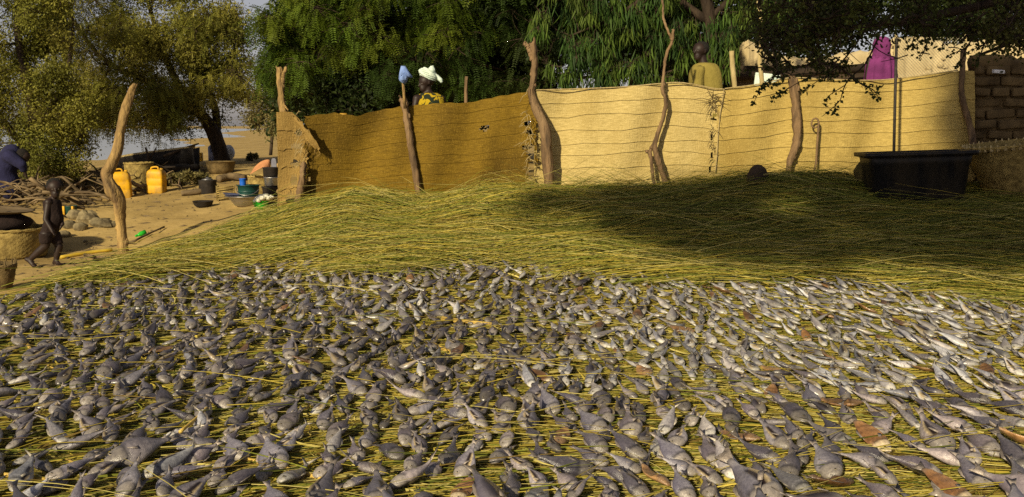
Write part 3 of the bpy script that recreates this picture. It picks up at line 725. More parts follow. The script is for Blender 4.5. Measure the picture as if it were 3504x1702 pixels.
# ------------------------------------------------------------------ thick reed stalks lying among the fish
def stalk(pix, r0, r1, label, mat='reed', lift=.05, name='reed_stalk', group='thick reed stalks among the fish'):
    pts = []
    for (a, b, *h) in pix:
        g = ground_hit(a, b); pts.append(g + np.array([0, 0, lift + (h[0] if h else 0)]))
    pts = spline(pts, 10); mb = MB(); rr = np.linspace(r0, r1, 10)
    rr[::3] *= 1.15
    mb.tube(pts, rr, 7); tag(mb.build(name, M[mat], origin=pts[0]), label, 'reed', group)
stalk([(800, 1598), (980, 1640), (1190, 1705)], .012, .009, 'longest thick yellow reed stalk slanting across the bottom edge left of centre')
stalk([(95, 1202), (135, 1255), (192, 1292)], .012, .006, 'bent pale reed stalk at the far left among small fish')
stalk([(1515, 1118), (1600, 1128), (1700, 1136)], .022, .010, 'short split yellow reed stalk lying level in the middle of the fish', lift=.06)
stalk([(1482, 1203), (1540, 1228), (1600, 1246)], .018, .006, 'curved yellow stalk chip in the centre of the fish')
stalk([(0, 1660), (110, 1672), (230, 1702)], .011, .008, 'yellow reed stalk in the bottom left corner of the fish')
stalk([(230, 1610), (300, 1640), (370, 1655)], .009, .006, 'short reed stalk near the bottom left corner pointing right')
stalk([(370, 1520), (420, 1495), (470, 1470)], .010, .006, 'orange reed stalk rising right between plump fish at lower left', lift=.08)
stalk([(620, 1545), (680, 1490), (725, 1440)], .009, .006, 'straight reed stalk slanting up right past plump fish at lower left', lift=.10)
stalk([(1540, 1285), (1620, 1282), (1710, 1280)], .014, .008, 'pale reed stalk lying level below the forked fish in the centre', lift=.03)
stalk([(2260, 720), (2300, 722)], .010, .008, 'unused pale stalk', lift=.04) if False else None
stalk([(1392, 770), (1415, 774), (1440, 779)], .012, .008, 'short white peeled stick lying on the grass heap', 'pale_stem', .10, 'peeled_stick', 'loose sticks')
stalk([(590, 848), (640, 885), (690, 922)], .013, .008, 'pale stick slanting down at the left edge of the heap', 'reed', .07, 'loose_stick', 'loose sticks')
stalk([(510, 903), (535, 920), (562, 942)], .011, .007, 'short pale stick leaning on the far left row of fish', 'reed', .06, 'loose_stick', 'loose sticks')
stalk([(485, 916), (505, 932), (530, 950)], .010, .007, 'thin pale stick just left of the leaning short stick', 'reed', .05, 'loose_stick', 'loose sticks')
stalk([(205, 886), (260, 876), (310, 868), (385, 859)], .022, .020, 'bright yellow bamboo pole lying on sand behind the child', 'reed_bright', .015, 'bamboo_pole', 'loose sticks')
stalk([(290, 878), (380, 893), (490, 920)], .017, .009, 'dark grey brown branch lying on sand below the yellow pole', 'wood', .02, 'fallen_branch', 'loose sticks')
stalk([(410, 838), (455, 832), (475, 822), (520, 800), (562, 782)], .016, .012, 'brown branch lying on sand by the green bottle', 'wood', .02, 'fallen_branch', 'loose sticks')
stalk([(382, 920), (410, 916), (432, 913)], .013, .010, 'short pale split stick on sand at the heap edge', 'reed', .02, 'loose_stick', 'loose sticks')

# ================================================================== FENCE OF WOVEN MATS
TOP_PX = [(900, 385), (945, 383), (1000, 384), (1029, 400), (1145, 387), (1219, 398), (1283, 380), (1378, 364), (1520, 353), (1599, 353), (1694, 332), (1821, 311), (2025, 305), (2204, 294), (2304, 285), (2372, 291), (2472, 311), (2500, 302), (2595, 291), (2707, 269), (2836, 274), (2992, 277), (3116, 266), (3278, 243), (3400, 243), (3560, 235)]
BOT_PX = [(900, 790), (960, 775), (1050, 745), (1380, 725), (1830, 715), (2450, 700), (3300, 680), (3560, 680)]
def fence_y(px): return np.interp(px, [900, 1050, 1400, 3600], [12.85, 13.02, 13.3, 13.42])
def billow(px, t, seed):
    return 0.07 * np.sin(px / 118.0 + seed) * np.sin(np.pi * np.clip(t, 0, 1)) + 0.035 * np.sin(px / 61.0 + 2.1 * seed + 2.5 * t) + 0.018 * np.sin(px / 27.0 + seed + 4 * t)
def woven_mat(label, x0, x1, nstrip, mat, seed, dy=0.0, holes=(), top=None, edge_l=0.0, edge_r=0.0, group='woven mats of the fence', lip=0.014, thr=0.008):
    tx = [a for a, _ in TOP_PX]; ty = [b for _, b in TOP_PX]
    cx = 0.5 * (x0 + x1); base = P(cx, np.interp(cx, [a for a, _ in BOT_PX], [b for _, b in BOT_PX]), float(fence_y(cx)) + dy)
    root = thing('woven_mat', label, 'mat', base, group)
    nx = max(34, int((x1 - x0) / 7)); nz = 8
    rag = np.random.default_rng(seed)
    seamw = rag.normal(0, 0.007, (nstrip + 1, 12)); seamw += rag.normal(0, .012, (nstrip + 1, 1)); seamw[0] = 0; seamw[-1] = 0
    for k in range(nstrip):
        Vf = []
        for i in range(nx + 1):
            f = i / nx; px = x0 + (x1 - x0) * f
            tpy = np.interp(px, tx, ty) if top is None else np.interp(px, [a for a, _ in top], [b for _, b in top])
            bpy_ = np.interp(px, [a for a, _ in BOT_PX], [b for _, b in BOT_PX]); Y = float(fence_y(px)) + dy
            A, B = P(px, tpy, Y), P(px, bpy_, Y)
            wv = lambda q: q / nstrip + np.interp(f, np.linspace(0, 1, 12), seamw[q]) + (0.0025 * math.sin(px / 71.0 + q) if 0 < q < nstrip else 0)
            for j in range(nz + 1):
                g = j / nz; t0, t1 = wv(k), wv(k + 1); t = t0 + (t1 - t0) * g + (0.003 * g if k < nstrip - 1 else 0)
                p = A + (B - A) * t
                ex = 0.0
                if edge_l and i == 0: ex = edge_l * rag.uniform(-1, 1)
                if edge_r and i == nx: ex = edge_r * rag.uniform(-1, 1)
                p = p + np.array([ex, -billow(px, t, seed) - lip * g ** 4 - 0.004 * math.sin(math.pi * g), 0.005 * math.sin(px / 9.0 + k * 2) if k == 0 and j == 0 else 0])
                Vf.append(p)
        Vf = np.array(Vf); w = nz + 1; F = []
        ux, uy = proj(Vf)
        for i in range(nx):
            for j in range(nz):
                q = (i * w + j, (i + 1) * w + j, (i + 1) * w + j + 1, i * w + j + 1)
                c = Vf[list(q)].mean(0); hx, hy = ux[list(q)].mean(), uy[list(q)].mean()
                if any(((hx - a) / ra) ** 2 + ((hy - b) / rb) ** 2 < 1 + 0.35 * math.sin(hx * 0.9 + hy * 0.7) for a, b, ra, rb in holes): continue
                F.append(q)
        if not F: continue
        n0 = len(Vf); Vb = Vf + np.array([0, thr, 0]); Fb = [tuple(n0 + v for v in reversed(q)) for q in F]
        from collections import Counter
        ec = Counter()
        for q in F:
            for a in range(4): ec[(q[a], q[(a + 1) % 4])] += 1
        side = [(b + 2 * n0, a + 2 * n0, a + 3 * n0, b + 3 * n0) for (a, b) in ec if (b, a) not in ec]
        np_mesh('woven_band', np.vstack([Vf, Vb, Vf, Vb]), np.array(F + Fb + side), M[mat], parent=root)
    return root
H_END = [(1024, 455, 17, 11), (1016, 502, 18, 11), (1046, 500, 12, 12), (1012, 560, 16, 12), (1006, 618, 12, 20), (996, 690, 18, 34), (1046, 680, 10, 40), (1046, 590, 8, 26), (1030, 735, 26, 24)]
woven_mat('torn tan mat end wrapped round the leaning corner post, full of dark holes', 946, 1048, 6, 'mat_end', 3, -0.10, H_END, top=[(946, 383), (1000, 384), (1022, 408), (1048, 452)], edge_r=.03, group='woven mats of the fence')
woven_mat('old dark brown woven mat with a small hole near its right end', 1040, 1836, 9, 'mat_old', 1, 0.0,
          [(1656, 440, 17, 8), (1668, 436, 9, 5), (1806, 425, 14, 9), (1812, 455, 12, 10), (1800, 505, 16, 8), (1818, 520, 14, 26), (1822, 590, 16, 40), (1828, 660, 16, 50), (1058, 615, 5, 7)], edge_l=.03, edge_r=.03, lip=.008)
woven_mat('palest yellow mat, freshly woven, right of the old brown mat', 1828, 2474, 9, 'mat_new', 2, -0.02, [(2444, 395, 7, 10), (2446, 408, 12, 5), (2436, 470, 4, 14), (2434, 530, 4, 14), (2430, 580, 5, 10)], edge_r=.015)
woven_mat('long golden mat right of the stitched seam, with a black metal pole before it', 2452, 3330, 9, 'mat_mid', 5, 0.03, [(2455, 470, 4, 8), (2458, 540, 4, 8)], edge_l=.015)

# the loose flap and frayed fibres of the torn joints
def tuft(label, px, py, Y, n, spread, L, down=0.6, mat='cord'):
    c = P(px, py, Y); mb = MB()
    for q in range(n):
        a = c + np.array([RNG.normal(0, .02), RNG.uniform(-.02, .0), RNG.normal(0, spread)])
        d = np.array([RNG.normal(-.35, .7), -abs(RNG.normal(.25, .2)), RNG.normal(-down, .5)]); d /= np.linalg.norm(d); l = RNG.uniform(.4, 1) * L
        mb.tube([a, a + d * l * .5 + np.array([0, 0, .01]), a + d * l + np.array([0, 0, -.03])], [.005, .004, .0015], 4)
    tag(mb.build('frayed_fibres', M[mat], origin=c), label, 'fibres', 'frayed fibres of the fence joints', kind='stuff')
tuft('frayed fibres hanging from the torn mat end at the left corner', 1032, 500, 12.86, 16, .16, .16)
tuft('frayed fibres hanging at the joint beside the thick forked post', 1808, 430, 13.16, 32, .24, .18)
tuft('lower frayed fibres beside the foot of the thick forked post', 1815, 560, 13.16, 18, .2, .16)
tuft('frayed twig fibres at the stitched seam right of the middle', 2440, 345, 13.26, 24, .05, .26, .3, 'basket_dark')
tuft('short frayed fibres low on the stitched seam', 2440, 480, 13.28, 22, .25, .12, .5, 'basket_dark')
def flap():
    """torn corner of the mat curling forward, ragged along its free edge"""
    A = spline([P(1004, 396, 12.84), P(1040, 430, 12.80), P(1078, 476, 12.84), P(1096, 512, 12.90)], 22); B = spline([P(1006, 412, 12.86), P(1030, 446, 12.86), P(1054, 486, 12.88), P(1090, 516, 12.92)], 22); V = []; F = []
    for i in range(22):
        rag = .012 * RNG.normal(); 
        for j in range(5): f = j / 4; V.append(A[i] * (1 - f) + B[i] * f + np.array([0, -.03 * math.sin(math.pi * f), .012 * math.sin(i * 1.3) * (1 - f) + (rag if j in (0, 4) else 0)]))
    for i in range(21):
        for j in range(4): F.append((i * 5 + j, (i + 1) * 5 + j, (i + 1) * 5 + j + 1, i * 5 + j + 1))
    V = np.array(V); o = len(V); Fb = [tuple(o + q for q in reversed(f)) for f in F]; per = [j for j in range(5)] + [i * 5 + 4 for i in range(1, 22)] + [21 * 5 + j for j in (3, 2, 1, 0)] + [i * 5 for i in range(20, 0, -1)]
    Fs = [(per[(k + 1) % len(per)], per[k], per[k] + o, per[(k + 1) % len(per)] + o) for k in range(len(per))]
    mb = MB(); mb.add(np.vstack([V, V + np.array([0, .01, 0])]), F + Fb + Fs)
    for k in range(16): i = int(RNG.integers(6, 22)); a = B[i]; mb.tube([a, a + np.array([RNG.normal(0, .02), -.01, -.04]), a + np.array([RNG.normal(0, .04), -.02, -RNG.uniform(.06, .14)])], [.004, .003, .001], 4)
    tag(mb.build('mat_flap', M['mat_end'], origin=V[0]), 'loose torn corner of matting hanging forward at the left end', 'mat flap')
flap()
# stitched seam cord along the tops
def cord(label, pix, Yo, r=.008, mat='cord', name='tie_cord'):
    pts = [P(a, b, float(fence_y(a)) + Yo) for a, b in pix]; pts = spline(pts, 5 * len(pix)); mb = MB(); mb.tube(pts, r, 6, rough=.12)
    tag(mb.build(name, M[mat], origin=pts[0]), label, 'cord', 'cords of the fence')
cord('pale cord sewn along the top of the palest mat', [(1830, 309), (1930, 306), (2025, 303), (2120, 299), (2204, 292), (2304, 283), (2372, 289), (2440, 303), (2478, 306)], -.055)
cord('pale cord sewn along the top of the long golden mat', [(2480, 304), (2595, 289), (2707, 267), (2836, 272), (2992, 275), (3116, 264), (3278, 241)], -.03)
cord('upright lacing cord hanging down the stitched seam', [(2478, 306), (2472, 345), (2464, 390), (2458, 450), (2454, 520), (2448, 590)], -.07, .007)

# ------------------------------------------------------------------ posts
def bark_tube(mb, pts, rr, n, amp):
    """tube with furrows that run along the wood and wander, chips and a broken end"""
    t, N, B = frame_along(pts); m = len(pts); ph = RNG.uniform(0, 6.28, 6); V = []; ridge = RNG.normal(0, 1, n)
    for i in range(m):
        f = i / (m - 1); ridge = ridge * .86 + RNG.normal(0, .5, n)
        for j in range(n):
            a = 2 * math.pi * j / n; k = 1 + amp * (.55 * ridge[j] + .6 * math.sin(2 * a + ph[0] + 5 * f) * .5 + .35 * math.sin(3 * a + ph[1] - 9 * f))
            p = pts[i] + rr[i] * k * (math.cos(a) * N[i] + math.sin(a) * B[i])
            if i == 0: p = p - t[i] * rr[i] * (.5 * math.cos(a + ph[2]) + .25 * RNG.normal())
            V.append(p)
    F = [(i * n + j, i * n + (j + 1) % n, (i + 1) * n + (j + 1) % n, (i + 1) * n + j) for i in range(m - 1) for j in range(n)] + [tuple(reversed(range(n))), tuple((m - 1) * n + j for j in range(n))]
    mb.add(V, F)
def wood_post(name, label, paths, mat, group='rough wooden posts of the fence', n=12, rough=.09, back=.17):
    """paths: list of (pixel polyline with depth, start radius, end radius); the first is the shaft"""
    base = None; root = None
    for q, (pix, r0, r1) in enumerate(paths):
        pts = np.array([P(a, b, c + back) for a, b, c in pix])
        if q == 0: root = thing(name, label, 'post', pts[-1] if pts[-1][2] < pts[0][2] else pts[0], group)
        m = max(30, 6 * len(pts)); sp = spline(pts, m); t = np.linspace(0, 1, m)
        rr = np.interp(t, np.linspace(0, 1, len(r0)), r0) if isinstance(r0, (list, tuple)) else r0 + (r1 - r0) * t; rr = rr * (1 + .05 * np.sin(t * 19 + q) + .04 * np.sin(t * 41))
        sp = sp + np.column_stack([.003 * RNG.normal(size=m), .003 * RNG.normal(size=m), 0 * t])
        mb = MB(); bark_tube(mb, sp, rr, 16, .15 if q == 0 else .09)
        part = mb.build('shaft' if q == 0 else 'fork_branch', M[mat], root)
        for kq in range(2 if q == 0 else 0):
            mb = MB(); i = int(RNG.integers(3, m - 3)); mb.ell(sp[i] + np.array([RNG.choice([-1, 1]) * rr[i] * .8, -.3 * rr[i], 0]), (rr[i] * .5, rr[i] * .5, rr[i] * .7), 8, 6, noise=.1); mb.build('knot', M[mat], part)
    return root
wood_post('wooden_post', 'tall bent pale post standing alone on the sand near the child', [([(461, 287, 12.4), (440, 340, 12.4), (418, 420, 12.4), (400, 520, 12.4), (366, 590, 12.35), (378, 640, 12.3), (408, 690, 12.35), (414, 770, 12.4), (424, 880, 12.4)], [.028, .052, .060, .056, .060, .066, .082, .072, .064, .070], 0), ([(461, 290, 12.4), (452, 318, 12.4)], .018, .03)], 'post_pale', 'rough wooden posts of the fence', back=0)
wood_post('wooden_post', 'pale leaning corner post at the left end of the fence', [([(955, 232, 12.95), (958, 290, 12.95), (964, 350, 12.95), (972, 400, 12.95), (966, 520, 12.93), (962, 640, 12.9), (955, 780, 12.85)], .042, .05), ([(978, 233, 12.95), (968, 262, 12.95), (964, 300, 12.95)], .022, .034), ([(958, 330, 12.95), (975, 362, 12.92), (985, 378, 12.9)], .012, .008)], 'post_pale')
wood_post('wooden_post', 'short grey prop post leaning beside the torn mat end', [([(1040, 560, 12.72), (1032, 620, 12.7), (1018, 690, 12.66), (1002, 755, 12.6)], .038, .045)], 'post_bark')
wood_post('wooden_post', 'slim brown post with a blue cloth on the stick at its top', [([(1378, 338, 13.1), (1385, 362, 13.08), (1395, 430, 13.05), (1408, 520, 13.02), (1424, 600, 13.0), (1440, 715, 12.98)], [.050, .048, .046, .044, .042], 0), ([(1368, 328, 13.12), (1374, 345, 13.1), (1382, 370, 13.1)], .012, .02)], 'post_bark')
wood_post('wooden_post', 'thick forked post at the joint of brown and pale mats', [([(1822, 145, 13.12), (1830, 200, 13.1), (1824, 280, 13.08), (1818, 320, 13.06), (1838, 380, 13.0), (1866, 440, 12.97), (1872, 520, 12.95), (1880, 620, 12.95), (1888, 700, 12.95)], [.040, .044, .044, .046, .060, .074, .070, .068, .072], 0), ([(1795, 148, 13.13), (1808, 165, 13.12), (1824, 205, 13.1)], .028, .036), ([(1829, 130, 13.14), (1828, 160, 13.12), (1828, 200, 13.1)], .015, .03)], 'post_bark')
wood_post('wooden_post', 'thin crooked forked pole before the pale mat', [([(2304, 100, 13.1), (2300, 140, 13.1), (2280, 190, 13.1), (2270, 260, 13.08), (2268, 310, 13.05), (2278, 345, 13.02), (2270, 400, 13.0), (2250, 460, 12.98), (2240, 505, 12.95), (2254, 560, 12.92), (2272, 610, 12.9), (2288, 680, 12.88)], .016, .038), ([(2268, 0, 13.2), (2270, 60, 13.15), (2285, 105, 13.12), (2300, 140, 13.1)], .014, .018), ([(2214, 518, 12.97), (2226, 530, 12.96), (2232, 590, 12.94), (2244, 665, 12.9)], .026, .022), ([(2238, 490, 12.96), (2226, 515, 12.96), (2224, 530, 12.96)], .022, .022)], 'post_bark')
wood_post('wooden_post', 'flat brown post before the golden mat with split bark', [([(2714, 262, 13.2), (2718, 320, 13.18), (2724, 380, 13.15), (2728, 440, 13.12), (2722, 500, 13.1), (2702, 560, 13.08), (2690, 640, 13.05)], [.06, .066, .066, .06, .05, .04, .034], 0)], 'post_bark')
wood_post('wooden_post', 'crooked grey post in shade at the right end of the fence', [([(3296, 170, 13.2), (3292, 250, 13.18), (3292, 330, 13.15), (3310, 400, 13.1), (3326, 460, 13.05), (3330, 540, 13.0), (3336, 640, 13.0)], .034, .045)], 'post_bark')
hk = MB(); a0 = P(2780, 575, 13.26); arc = [P(2792 + 0, 560, 13.25), P(2796, 500, 13.27), P(2800, 440, 13.27), P(2801, 416, 13.27), P(2792, 406, 13.27), P(2780, 412, 13.27), P(2777, 428, 13.27), P(2786, 438, 13.27), P(2797, 434, 13.27)]  # stick shape stands in for a hook-shaped shadow on the mat
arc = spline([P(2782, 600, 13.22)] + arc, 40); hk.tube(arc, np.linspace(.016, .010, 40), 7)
tag(hk.build('hook_shadow_stick', M['post_bark'], origin=arc[0]), 'looped hook shadow on the golden mat, shaped as a thin stick', 'stick')
mp_ = thing('metal_pole', 'straight black metal pole standing upright before the golden mat', 'pole', P(3056, 640, 12.75))
mb = MB(); mb.tube(np.array([P(3068, 140, 12.85), P(3063, 330, 12.8), P(3056, 640, 12.75)]), .019, 10); mb.build('pipe', M['pole_metal'], mp_)
mb = MB(); mb.tube(np.array([P(3068, 132, 12.85), P(3068, 152, 12.85)]), .023, 10); mb.build('end_cap', M['pole_metal'], mp_)

# blue cloth hung on the stick over the slim post
bt = thing('cloth_stick', 'thin stick above the slim post holding up a blue cloth', 'stick', P(1384, 345, 13.12))
mb = MB(); mb.tube(np.array([P(1374, 236, 13.14), P(1380, 290, 13.14), P(1386, 372, 13.12)]), [.014, .017, .022], 8, rough=.05); mb.build('stick', M['post_pale'], bt)
def drape():
    out = [(1372, 226), (1386, 226), (1398, 246), (1410, 262), (1409, 267), (1396, 265), (1392, 278), (1383, 290), (1368, 278), (1364, 270), (1366, 252)]
    c = P(1382, 252, 13.10); V = [c + np.array([0, -.05, 0])]; n = len(out)
    for k, (a, b) in enumerate(out): V.append(P(a, b, 13.08 + .035 * math.sin(k * 2.2)))
    for k, (a, b) in enumerate(out): V.append(P(1382 + (a - 1382) * .55, 250 + (b - 250) * .6, 13.03 + .03 * math.sin(k * 2.9)))
    F = []
    for k in range(n):
        q = (k + 1) % n; F.append((0, n + 1 + k, n + 1 + q)); F.append((n + 1 + k, 1 + k, 1 + q, n + 1 + q))
    o = len(V); V2 = [v + np.array([0, .16 if i > n or i == 0 else .07, 0]) for i, v in enumerate(V)]
    F2 = [tuple(o + i for i in reversed(f)) for f in F]; F3 = [(1 + k, 1 + k + o, 1 + (k + 1) % n + o, 1 + (k + 1) % n) for k in range(n)]
    mb = MB(); mb.add(V + V2, F + F2 + F3); return tag(mb.build('hanging_cloth', M['blue_cloth'], origin=c), 'light blue cloth draped over the stick above the fence', 'cloth')
drape()

# ================================================================== RIGHT HAND SIDE
# trough
def trough():
    base = P(3130, 655, 11.75); base[2] = float(surf(base[0], base[1])) - .05
    t = thing('plastic_trough', 'large black plastic trough half sunk in the grass heap', 'trough', base)
    L0, L1, W0, W1 = .48, .59, .25, .33; hgt = P(3130, 522, 11.75)[2] - base[2]
    Rz = Matrix.Rotation(math.radians(-7), 4, 'Z') @ Matrix.Rotation(math.radians(-2.0), 4, 'Y')
    def ring(l, w, z, r=.10):
        out = []
        for cx, cy, a0 in ((l - r, w - r, 0), (-l + r, w - r, 90), (-l + r, -w + r, 180), (l - r, -w + r, 270)):
            for k in range(5):
                a = math.radians(a0 + k * 22.5); p = Rz @ Vector((cx + r * math.cos(a), cy + r * math.sin(a), z)); out.append(base + np.array(p))
        return out
    def loft(rings, name):
        mb = MB(); n = 20; V = sum(rings, []); F = [(i * n + j, i * n + (j + 1) % n, (i + 1) * n + (j + 1) % n, (i + 1) * n + j) for i in range(len(rings) - 1) for j in range(n)]
        F.append(tuple(reversed(range(n)))); F.append(tuple((len(rings) - 1) * n + j for j in range(n))); mb.add(V, F); return mb.build(name, M['black_plastic'], t)
    loft([ring(L0, W0, 0), ring(L0 + .02, W0 + .01, .04), ring(L1 - .03, W1 - .02, hgt * .8), ring(L1 - .02, W1 - .01, hgt * .82), ring(L1, W1, hgt), ring(L1 - .02, W1 - .02, hgt), ring(L0 - .02, W0 - .02, .05)], 'body')
    loft([ring(L1 + .005, W1 + .005, hgt - .035), ring(L1 + .045, W1 + .045, hgt - .035), ring(L1 + .05, W1 + .05, hgt + .012), ring(L1 - .015, W1 - .015, hgt + .014), ring(L1 - .02, W1 - .02, hgt - .01), ring(L1 + .003, W1 + .003, hgt - .02)], 'rim')
trough()
def basket(label, base, r0, r1, h, mat, stakes=28, rows=16, sx=1., sy=1., teeth=0, name='woven_basket', group='woven baskets', tilt=0.0):
    t = thing(name, label, 'basket', base, group); n = stakes * 4
    R = Matrix.Rotation(tilt, 4, 'Y')
    prof = [(r0 * .9, 0.0)] + [(r0 + (r1 - r0) * k / rows + .010 * math.sin(math.pi * k / rows), h * k / rows) for k in range(rows + 1)]
    fn = lambda a, i: 1 + .018 * math.cos(stakes * a + math.pi * (i % 2)) + .008 * math.sin(3 * a + i)
    inner = [(r1 - .02, h), (r0 - .015, .03)]
    mb = MB(); mb.lathe(prof + inner, base, n, sx=sx, sy=sy, fn=fn, rot=R); mb.build('wall', M[mat], t)
    mb = MB()
    for k in (0, 1):
        pts = [];
        for j in range(49):
            a = 2 * math.pi * j / 48; p = R @ Vector((r1 * 1.015 * math.cos(a) * sx, r1 * 1.015 * math.sin(a) * sy, h - .012 + .010 * math.sin(8 * a + math.pi * k))); pts.append(np.array(p) + base)
        mb.tube(pts, .011, 6, caps=False)
    mb.build('rim', M[mat], t)
    for j in range(teeth):
        a = 2 * math.pi * j / teeth; c = np.array([r1 * math.cos(a) * sx, r1 * math.sin(a) * sy, h]); u = np.array([-math.sin(a), math.cos(a), 0]); l = (h * RNG.uniform(.025, .04) if mat == 'basket' else h * RNG.uniform(.12, .2))
        mb = MB(); mb.tube([base + np.array(R @ Vector(c - np.array([0, 0, .05]))), base + np.array(R @ Vector(c + np.array([0, 0, l]) + u * RNG.normal(0, .01)))], [.030, .005] if mat == 'basket' else [.012, .007], 5); mb.build('stake', M['pale_stem' if mat == 'basket' else mat], t)
    return t
bp = P(3475, 672, 12.1); bp[2] = float(surf(bp[0], bp[1])) - .05
basket('big shaded basket with a pale toothed rim beside the black trough', bp, .24, .54, P(3475, 488, 12.1)[2] - bp[2], 'basket', 26, 14, teeth=44, tilt=math.radians(-7))
# rubbish bundle between trough and basket, dark hump in the heap
g = P(3318, 590, 12.3); mb = MB(); mb.ell(g, (.10, .08, .13), 12, 8, noise=.12); tag(mb.build('straw_bundle', M['basket'], origin=g), 'small crumpled straw bundle wedged between trough and basket', 'bundle')
g = P(2592, 612, 12.15); mb = MB(); mb.lathe([(.13, -.12), (.135, 0), (.125, .06), (.09, .13), (.045, .165), (.01, .175)], g, 18, fn=lambda a, i: 1 + .03 * math.sin(3 * a + i)); tag(mb.build('clay_pot', M['dark_wood'], origin=g), 'dark brown rounded pot sticking up out of the grass heap', 'pot')
g = P(2965, 590, 12.2); mb = MB(); mb.ell(g, (.16, .14, .14), 14, 9, noise=.10); tag(mb.build('grass_clump', M['straw_bed'], origin=g), 'rounded clump of matted grass against the left end of the trough', 'grass clump')

# mud wall in shade at the far right: stacked lumps of mud brick
def mud_wall():
    base = P(3420, 660, 13.55); t = thing('mud_wall', 'dark mud brick wall in shade at the right edge', 'wall', base)
    rng = np.random.default_rng(4)
    top = P(3420, 228, 13.55)[2]; x0, x1 = P(3326, 400, 13.55)[0], P(3760, 400, 13.55)[0]
    core = MB(); core.box(((x0 + x1) / 2, 13.69, (base[2] + top) / 2), (x1 - x0 - .03, .18, top - base[2] - .02)); core.build('mortar', M['mud'], t, smooth=False)
    z = base[2]; r = 0
    brick = {}
    while z < top - .05:
        x = x0 + (-.17 if r % 2 else 0)
        while x < x1:
            w = rng.uniform(.26, .42)
            a, b = max(x, x0), min(x + w, x1)
            if b - a > .08:
                mb = MB(); mb.box(((a + b) / 2, 13.57 + rng.normal(0, .022), z + .065), (b - a - rng.uniform(.02, .05), .10, .125 - rng.uniform(0, .02)), Matrix.Rotation(rng.normal(0, .05), 3, 'Y') @ Matrix.Rotation(rng.normal(0, .06), 3, 'Z')); mb.build('brick', M['mud'], t, bevel=.022)
            x += w
        z += .145; r += 1
    mb = MB()
    xs2 = np.linspace(x0, x1, 18)
    mb.tube([np.array([x, 13.65, top + .03 + .03 * math.sin(x * 7)]) for x in xs2], .12, 10, rough=.12); mb.build('mud_cap', M['mud'], t)
mud_wall()
g = P(3415, 246, 13.50); mb = MB(); mb.box(g, (.15, .09, .05), Matrix.Rotation(.06, 3, 'Y')); tag(mb.build('white_block', M['white_paint'], origin=g, smooth=False, bevel=.012), 'small white block set into the top of the shaded mud wall', 'block')

# pale earthen wall and bank behind
def tan_wall():
    base = P(3000, 400, 19.0); t = thing('earth_wall', 'long pale sunlit earth wall behind the person in purple', 'wall', base)
    prof = [(2545, 150), (2570, 135), (2620, 168), (2700, 190), (2800, 196), (2900, 178), (3000, 168), (3060, 132), (3120, 122), (3200, 128), (3260, 150), (3350, 140), (3450, 130), (3560, 125), (3800, 120)]
    pts = spline([P(a, b, 19.0) for a, b in prof], 90); V = []; F = []
    for i, p in enumerate(pts):
        w = .03 * math.sin(i * .9) + .02 * math.sin(i * 2.3)
        for (dy, fz) in ((0, 0.0), (-.02, .35), (.02, .7), (.06, .93), (.16, 1.0), (.34, .99), (.42, 0.0)):
            z = base[2] - .1 + (p[2] - base[2] + .1) * fz; V.append((p[0], 19.0 + dy + w * (1 - .3 * fz), z + .02 * math.sin(i * 1.7 + fz * 5)))
    for i in range(89):
        for j in range(6): F.append((i * 7 + j, (i + 1) * 7 + j, (i + 1) * 7 + j + 1, i * 7 + j + 1))
    F.append(tuple(range(7))); F.append(tuple(reversed(range(89 * 7, 90 * 7))))
    mb = MB(); mb.add(V, F); mb.build('wall_face', M['tan_wall'], t)
    mb = MB()
    for k in range(60):
        x = RNG.uniform(pts[0][0] + .3, pts[-1][0]); zt = np.interp(x, pts[:, 0], pts[:, 2]); mb.ell((x, 18.98, RNG.uniform(base[2], zt - .1)), (RNG.uniform(.03, .09), .04, RNG.uniform(.02, .06)), 7, 5, noise=.15)
    mb.build('wall_lumps', M['tan_wall'], t)
tan_wall()
# wire netting in front of the wall
def netting():
    base = P(3170, 420, 17.2); t = thing('wire_netting', 'sagging wire netting stretched before the pale earth wall', 'netting', base)
    x0, x1 = P(3062, 200, 17.2)[0], P(3300, 200, 17.2)[0]; z0, z1 = P(3100, 330, 17.2)[2], P(3100, 128, 17.2)[2]; mb = MB(); s = .055; h = z1 - z0
    for k in np.arange(x0 - h, x1, s):
        for sg in (1, -1):
            a = k if sg == 1 else k + h; b = a + sg * h; za, zb = z0, z1
            pa, pb = np.array([a, 17.2, za]), np.array([b, 17.2, zb])
            lo, hi = x0, x1
            def clip(p, q):
                if (p[0] < lo and q[0] < lo) or (p[0] > hi and q[0] > hi): return None
                f = lambda x: p + (q - p) * ((x - p[0]) / (q[0] - p[0]))
                P0, Q0 = p, q
                if P0[0] < lo: P0 = f(lo)
                if P0[0] > hi: P0 = f(hi)
                if Q0[0] < lo: Q0 = f(lo)
                if Q0[0] > hi: Q0 = f(hi)
                return P0, Q0
            c = clip(pa, pb)
            if c is not None and np.linalg.norm(c[0] - c[1]) > .05: mb.tube([c[0], (c[0] + c[1]) / 2 + np.array([0, .01, 0]), c[1]], .0035, 3, caps=False)
    m_ = mb.build('mesh_wires', M['wire'], t, smooth=False); m_['kind'] = 'stuff'
    for x in (x0, x1): mb = MB(); mb.tube([(x, 17.22, z0 - .2), (x + .01, 17.22, z1 + .05)], [.03, .022], 7, rough=.08); mb.build('stake', M['pale_stem'], t)
netting()
